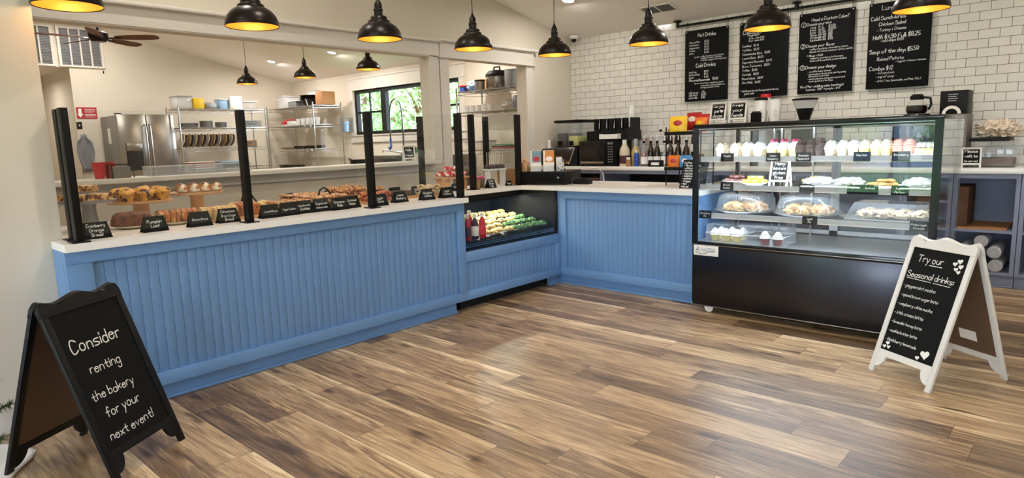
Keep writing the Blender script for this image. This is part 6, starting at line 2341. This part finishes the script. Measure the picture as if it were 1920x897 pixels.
for k in range(7):
    o = obj('stacked_board', B().box(-.18, .18, -.22, .22, 0, .012, .003), M['redpastry' if k % 2 else 'paper'], None, loc=(-8.24, .14, z + .007 + k * .018))
    tag(o, 'pink and white cake board in the low stack on the fridge side rack', 'cake board', 'cake boards on the fridge side rack')
tub('pale blue topped black bin low on the fridge side rack', -8.24, .68, z, .26, .34, .09, 'black', 'ltblue')
# kitchen corner rack contents
z = S2[4]
tub('clear jar box at the left end of the corner rack top', -8.72, 2.1, z, .16, .2, .16, 'plastic_clear', 'white')
tub('tall milky tub on the corner rack top', -8.45, 2.1, z, .28, .3, .22, 'plastic_milky', 'lgrey')
tub('low tray box beside the black bowl on the corner rack', -8.02, 2.05, z, .3, .24, .11, 'galv', 'white')
for k in range(3):
    o = obj('mixing_bowl', B().lathe([(0, 0), (.11, 0), (.19, .12), (.2, .13), (.185, .12), (.1, .01), (0, .01)], 28, cap=False), M['gloss_black'], None, loc=(-7.60, 2.08, z + .007 + k * .035))
    tag(o, 'big black mixing bowl nested on the corner rack top', 'mixing bowl', 'black bowls on the corner rack')
tub('tall clear tub behind the black bowls on the corner rack', -7.90, 2.345, z, .3, .12, .30, 'plastic_milky', 'plastic_clear')
tub('red carton between the black bowl and the brown box', -7.325, 2.15, z, .10, .2, .2, 'orange', None, None, 'carton', 'box')
tub('brown cardboard box at the right end of the corner rack top', -7.02 - .12, 2.12, z + .0, .22, .28, .24, 'card', None, None, 'cardboard_box', 'box')
z = S2[3]
t = thing('stand_mixer', 'red hand mixer on the corner rack', 'mixer', (-8.5, 2.05, z + .007), R(90))
obj('body', B().blob((0, 0, .07), (.07, .13, .055), 1, .1), M['red'], t)
obj('base', B().box(-.06, .06, -.1, .1, 0, .04, .01), M['white'], t)
tub('red topped white tub on the corner rack', -8.28, 2.08, z, .16, .2, .11, 'white', 'red')
for k in range(9):
    o = obj('clear_cup', B().lathe([(.03, 0), (.042, .13)], 16, cap=False), M['plastic_milky'], None, loc=(-8.0 + k * .09, 2.02 + .04 * (k % 2), z + .007))
    tag(o, 'clear cup in the row on the corner rack', 'cup', 'clear cups on the corner rack')
z = S2[2]
o = obj('wooden_bowl', B().lathe([(0, 0), (.12, 0), (.2, .03), (.19, .03), (.1, .008), (0, .008)], 28, cap=False), M['wood'], None, loc=(-8.55, 2.1, z + .007))
tag(o, 'shallow wooden bowl on the corner rack', 'bowl')
pile('black_pan', 'small black pan piled on the corner rack shelf', 'pan', 'black pans on the corner rack', [(-8.15 + k * .23, 2.08 + .05 * (k % 2), z + .03) for k in range(4)], lambda s: B().lathe([(0, -.02), (.08, -.02), (.1, .03), (.09, .03), (.07, -.012), (0, -.012)], 20, cap=False), M['black'])
t = bottle('glass_bottle', 'large clear glass bottle on the corner rack', -7.29, 2.1, z + .008, M['plastic_clear'], M['lgrey'], 'glassware on the corner rack', None, 1.6, BOT)
z = S2[1]
pile('roasting_pan', 'big black roasting pan low on the corner rack', 'pan', 'roasting pans low on the corner rack', [(-8.5, 2.1, z + .09)], lambda s: B().lathe([(0, -.08), (.2, -.08), (.26, .08), (.25, .09), (.19, -.07), (0, -.07)], 28, cap=False), M['gloss_black'], 0, 1)
t = thing('wire_basket', 'grey wire basket hanging right of the corner rack', 'basket', (-6.95, 2.4, 1.6))
b = B()
for k in range(9):
    x = -.07 + k * .0175
    b.tube([(x, -.09, .26), (x, -.09, 0), (x, .1, 0), (x, .1, .26)], .003, 5)
for zz in (.05, .15, .26):
    b.tube([(-.07, -.09, zz), (.07, -.09, zz), (.07, .1, zz), (-.07, .1, zz)], .004, 5, True)
obj('wire_body', b, M['galv'], t)
obj('cup_inside', B().lathe([(0, .01), (.05, .01), (.055, .2), (0, .2)], 16, cap=False), M['ltblue'], t)

# sink counter below the kitchen window
t = thing('sink_counter', 'stainless sink counter below the black kitchen window', 'sink', (-5.2, 2.2, 0))
obj('base', B().box(-1.2, 1.5, -.25, .33, .1, .88), M['steel_side'], t, smooth=False)
obj('sink_top', B().box(-1.25, 1.55, -.3, .34, .88, .95, .01), M['steel'], t)
obj('backsplash', B().box(-1.25, 1.55, .3, .34, .9505, 1.15), M['steel'], t, smooth=False)
obj('dish_rack', B().box(.35, 1.0, -.2, .15, .9505, 1.03, .01), M['galv'], t)
t = thing('spray_faucet', 'tall chrome spring spray faucet in front of the black window', 'faucet', (-5.16, 2.32, .9505))
b = B()
pts = [(0, 0, 0), (0, 0, .9)] + [(-.17 + .17 * math.cos(a), 0, .9 + .26 * math.sin(a)) for a in [k * math.pi / 10 for k in range(1, 11)]] + [(-.345, 0, .62), (-.35, 0, .5)]
b.tube(pts, .013, 8)
obj('spring_hose', b, M['hose'], t)
b = B()
b.tube([(-.35, 0, .5), (-.35, 0, .42), (-.32, -.02, .36), (-.36, -.03, .32)], [.018, .02, .022, .03], 8)
obj('spray_head', b, M['blue_p'], t)
b = B()
b.tube([(0, -.02, .25), (-.2, -.1, .28), (-.42, -.12, .30), (-.43, -.12, .26)], .012, 8)
b.box(-.04, .04, -.05, .03, .16, .24, .01)
obj('swing_spout', b, M['chrome'], t)
t = thing('stock_pot', 'dark pan on the sink counter right of the corner rack', 'pan', (-6.25, 2.15, .9505))
obj('pan_body', B().lathe([(0, 0), (.14, 0), (.16, .14), (.165, .145), (.15, .14), (.13, .01), (0, .01)], 24, cap=False), M['black'], t)
obj('handle', B().tube([(-.16, 0, .13), (-.32, 0, .16)], .012, 8), M['black'], t)
for i, (x, s) in enumerate(((-4.78, .1), (-4.53, .11), (-4.3, .08))):
    o = obj('steel_bowl', B().lathe([(0, 0), (s * .6, 0), (s, s * .8), (s * 1.04, s * .82), (s * .94, s * .76), (0, .01)], 24, cap=False), M['galv'], None, loc=(x, 2.15, 1.0315))
    tag(o, 'steel bowl drying by the sink, %s of three' % ('left', 'middle', 'right')[i], 'bowl', 'steel bowls by the sink')

# half-wall ledge items
LZ = 1.1635
for i, (y, lb) in enumerate(((-3.18, 'left'), (-3.10, 'right'))):
    o = obj('red_cup', B().lathe([(0, 0), (.03, 0), (.045, .115), (.047, .12), (.042, .115), (.027, .006), (0, .006)], 20, cap=False), M['red'], None, loc=(-1.79 - .04 * i, y, LZ))
    tag(o, 'red plastic cup on the half wall ledge, %s of the pair' % lb, 'cup', 'red cups on the ledge')
t = thing('wire_stand', 'black wire stand beside the red cups on the ledge', 'wire stand', (-1.72, -3.06, LZ))
b = B()
for y in (-.07, .07):
    b.tube([(-.06, y, 0), (-.05, y, .1), (.05, y, .1), (.06, y, 0)], .004, 6)
b.tube([(-.05, -.07, .1), (-.05, .07, .1)], .004, 6)
b.tube([(.05, -.07, .1), (.05, .07, .1)], .004, 6)
obj('wire_body', b, M['black'], t)
obj('grey_block', B().box(-.03, .03, -.06, .06, 0, .085, .003), M['steel_side'], t)
for i, (y, w_) in enumerate(((-2.70, .3), (-2.42, .22), (-2.18, .22))):
    t = thing('clear_container', 'clear ribbed container on the half wall ledge, %s of three' % ('left', 'middle', 'right')[i], 'container', (-1.8, y, LZ), 0, 'clear containers on the ledge')
    b = B()
    v, f = [], []
    n = 24
    for k in range(n):
        y_ = -w_ / 2 + w_ * k / (n - 1)
        for x_, zz in ((.1 + .004 * (k % 2), 0), (.1 + .004 * (k % 2), .07)):
            v.append((x_, y_, zz))
    for k in range(n - 1):
        f.append((2 * k, 2 * k + 2, 2 * k + 3, 2 * k + 1))
    b.faces(v, f)
    b.box(-.1, .1, -w_ / 2, w_ / 2, 0, .004)
    b.box(-.1, -.096, -w_ / 2, w_ / 2, .004, .07)
    b.box(-.096, .1, -w_ / 2, -w_ / 2 + .003, .004, .07)
    b.box(-.096, .1, w_ / 2 - .003, w_ / 2, .004, .07)
    obj('shell', b, M['plastic_clear'], t, smooth=False)
    obj('rim', B().tube([(-.1, -w_ / 2, .07), (.104, -w_ / 2, .07), (.104, w_ / 2, .07), (-.1, w_ / 2, .07)], .004, 5, True), M['plastic_milky'], t)
mini_frame('small white framed sign on the half wall ledge by the pillar', -1.74, -.33, LZ - .0, R(70), ('Hello', 'Friends'), .13, .17)
t = thing('potted_plant', 'small green plant on the half wall ledge by the pillar', 'plant', (-1.85, -.15, LZ))
obj('pot', B().lathe([(0, 0), (.04, 0), (.055, .07), (0, .07)], 18, cap=False), M['white'], t)
b = B()
rnd = random.Random(3)
v, f = [], []
for k in range(160):
    a, r, zz = rnd.uniform(0, 6.28), rnd.uniform(.0, .13), rnd.uniform(.07, .15)
    p = Vector((math.cos(a) * r * .6, math.sin(a) * r, zz))
    u = Vector((rnd.uniform(-1, 1), rnd.uniform(-1, 1), rnd.uniform(-.4, 1))).normalized() * .024
    w_ = u.cross(Vector((0, 0, 1))).normalized() * .009
    i = len(v)
    v += [p - u, p + w_, p + u, p - w_]
    f.append((i, i + 1, i + 2, i + 3))
b.faces(v, f)
obj('foliage', b, M['leaf'], t, smooth=False, recalc=False)

# doorway rack contents
z = S3[3]
t = thing('pressure_cooker', 'black lidded steel electric cooker on the doorway rack top', 'cooker', (-2.72, 2.1, z + .007))
obj('pot_body', B().lathe([(0, 0), (.14, 0), (.155, .02), (.155, .17), (0, .17)], 28, cap=False), M['steel'], t)
obj('lid', B().lathe([(.165, .1705), (.165, .2), (.12, .25), (.03, .265), (0, .265)], 28), M['black'], t)
obj('handle', B().tube([(-.06, 0, .255), (-.05, 0, .305), (.05, 0, .305), (.06, 0, .255)], .012, 8), M['black'], t)
t = thing('stock_pot', 'steel stock pot cut by the doorway jamb, on the rack top', 'pot', (-2.33, 2.06, z + .007))
obj('pot_body', B().lathe([(0, 0), (.15, 0), (.155, .02), (.155, .22), (.165, .225), (0, .225)], 28, cap=False), M['galv'], t)
obj('side_handle', B().tube([(-.15, -.05, .17), (-.19, -.04, .17), (-.19, .04, .17), (-.15, .05, .17)], .008, 6), M['chrome'], t)
t = thing('coffee_maker', 'small steel appliance before the black lidded cooker', 'kitchen appliance', (-2.955, 1.99, z + .007))
obj('body', B().lathe([(0, 0), (.07, 0), (.075, .12), (0, .12)], 20, cap=False), M['steel'], t)
obj('lid', B().lathe([(.078, .1205), (.078, .14), (0, .15)], 20), M['black'], t)
tub('brown box at the back of the doorway rack top', -3.08, 2.3, z, .25, .2, .18, 'card', None, None, 'cardboard_box', 'box')
tub('white printed box at the left of the doorway rack top', -3.28, 2.3, z, .14, .2, .17, 'paper', None, None, 'carton', 'box')
t = thing('plastic_bag', 'blue and white plastic bag on the doorway rack top', 'bag', (-3.13, 2.02, z + .007))
obj('bag', B().blob((0, 0, .07), (.075, .09, .075), 4, .3, 3, 4, flat=-.068), spots('printed_bag', rgb(206, 214, 226), rgb(120, 160, 210), 9, .55, .35), t)
tub('blue folded cloth with red patch at the rack end', -3.29, 2.02, z, .10, .14, .07, 'blue_p', 'red', None, 'folded_cloth', 'cloth')
z = S3[2]
for k in range(5):
    o = obj('white_mug', B().lathe([(0, 0), (.04, 0), (.045, .09), (.041, .09), (.036, .008), (0, .008)], 20, cap=False).tube([(.043, 0, .075), (.068, 0, .065), (.066, 0, .03), (.042, 0, .02)], .006, 6), M['white'], None, loc=(-3.25 + k * .12, 2.0, z + .007), rz=k)
    tag(o, 'white mug in the row on the doorway rack', 'mug', 'white mugs on the doorway rack')
t = thing('bread_bag', 'bagged loaves on the doorway rack middle shelf', 'bread bag', (-2.54, 2.12, z + .007))
obj('bag', B().blob((0, 0, .07), (.12, .11, .075), 9, .25, 3, 4, flat=-.066), M['plastic_milky'], t)
obj('loaf', B().blob((0, 0, .06), (.09, .08, .045), 2, .2), M['bread_light'], t)
t = thing('bread_bag', 'dark topped bagged item at the right of the doorway rack', 'bag', (-2.29, 2.05, z + .007))
obj('bag', B().blob((0, 0, .09), (.09, .09, .1), 5, .2, 3, 4, flat=-.085), M['cloth_g'], t)
z = S3[1]
tub('beige bin on the doorway rack lower shelf', -3.1, 2.1, z, .35, .3, .12, 'paper', 'lgrey')
for k in range(4):
    o = obj('serving_tray', B().box(-.22, .22, -.18, .18, 0, .016, .004), M[('green_food', 'dark', 'redbag', 'lgrey')[k]], None, loc=(-2.5, 2.12, z + .007 + (3 - k) * .022))
    tag(o, '%s flat tray in the stack on the doorway rack' % ('green', 'black', 'red', 'grey')[k], 'tray', 'flat trays on the doorway rack')

# ------------------------------------------------------------------ bottom left corner: fir branch and white cloth
t = thing('fir_tree', 'green fir branches poking in at the left photo edge', 'fir tree', (.06, -4.36, 0))
obj('trunk', B().cyl((0, 0, .0), .02, .8, 8, .01), M['wood_dark'], t)
rnd = random.Random(11)
for k in range(22):
    zz = .12 + .6 * (k / 22)
    a = k * 2.4 + .6
    L = .25 * (1 - zz / 1.1)
    b = B()
    tip = Vector((math.cos(a) * L, math.sin(a) * L, zz + .03))
    b.tube([(0, 0, zz), tip], .004, 5)
    v, f = [], []
    for q in range(200):
        u = rnd.uniform(.25, 1.02)
        p = Vector((0, 0, zz)).lerp(tip, u)
        d = Vector((rnd.uniform(-1, 1), rnd.uniform(-1, 1), rnd.uniform(-1, 1))).normalized()
        d = (d + (tip - Vector((0, 0, zz))).normalized() * .8).normalized() * .035
        w_ = d.cross(Vector((.3, .2, 1))).normalized() * .0024
        i = len(v)
        v += [p - w_, p + w_, p + d]
        f.append((i, i + 1, i + 2))
    b.faces(v, f)
    obj('branch', b, M['needle'], t, smooth=False, recalc=False)
b = B()
v, f = [], []
n = 20
for i in range(n + 1):
    for j in range(n + 1):
        a = 2 * math.pi * i / n
        r = .34 * j / n
        v.append((math.cos(a) * r * (1 + .06 * math.sin(a * 5)), math.sin(a) * r * (1 + .06 * math.sin(a * 5)), .012 + .05 * (1 - j / n) ** 2 + .008 * math.sin(a * 7) * j / n))
for i in range(n):
    for j in range(n):
        q = i * (n + 1) + j
        f.append((q, q + n + 1, q + n + 2, q + 1))
b.faces(v, f)
bmesh.ops.remove_doubles(b.bm, verts=b.bm.verts, dist=1e-5)
o = obj('tree_skirt', b, M['cloth_w'], None, loc=(.12, -4.46, .0))
o.modifiers.new('thickness', 'SOLIDIFY').thickness = .006
tag(o, 'white cloth tree skirt on the floor at the bottom left corner', 'tree skirt')
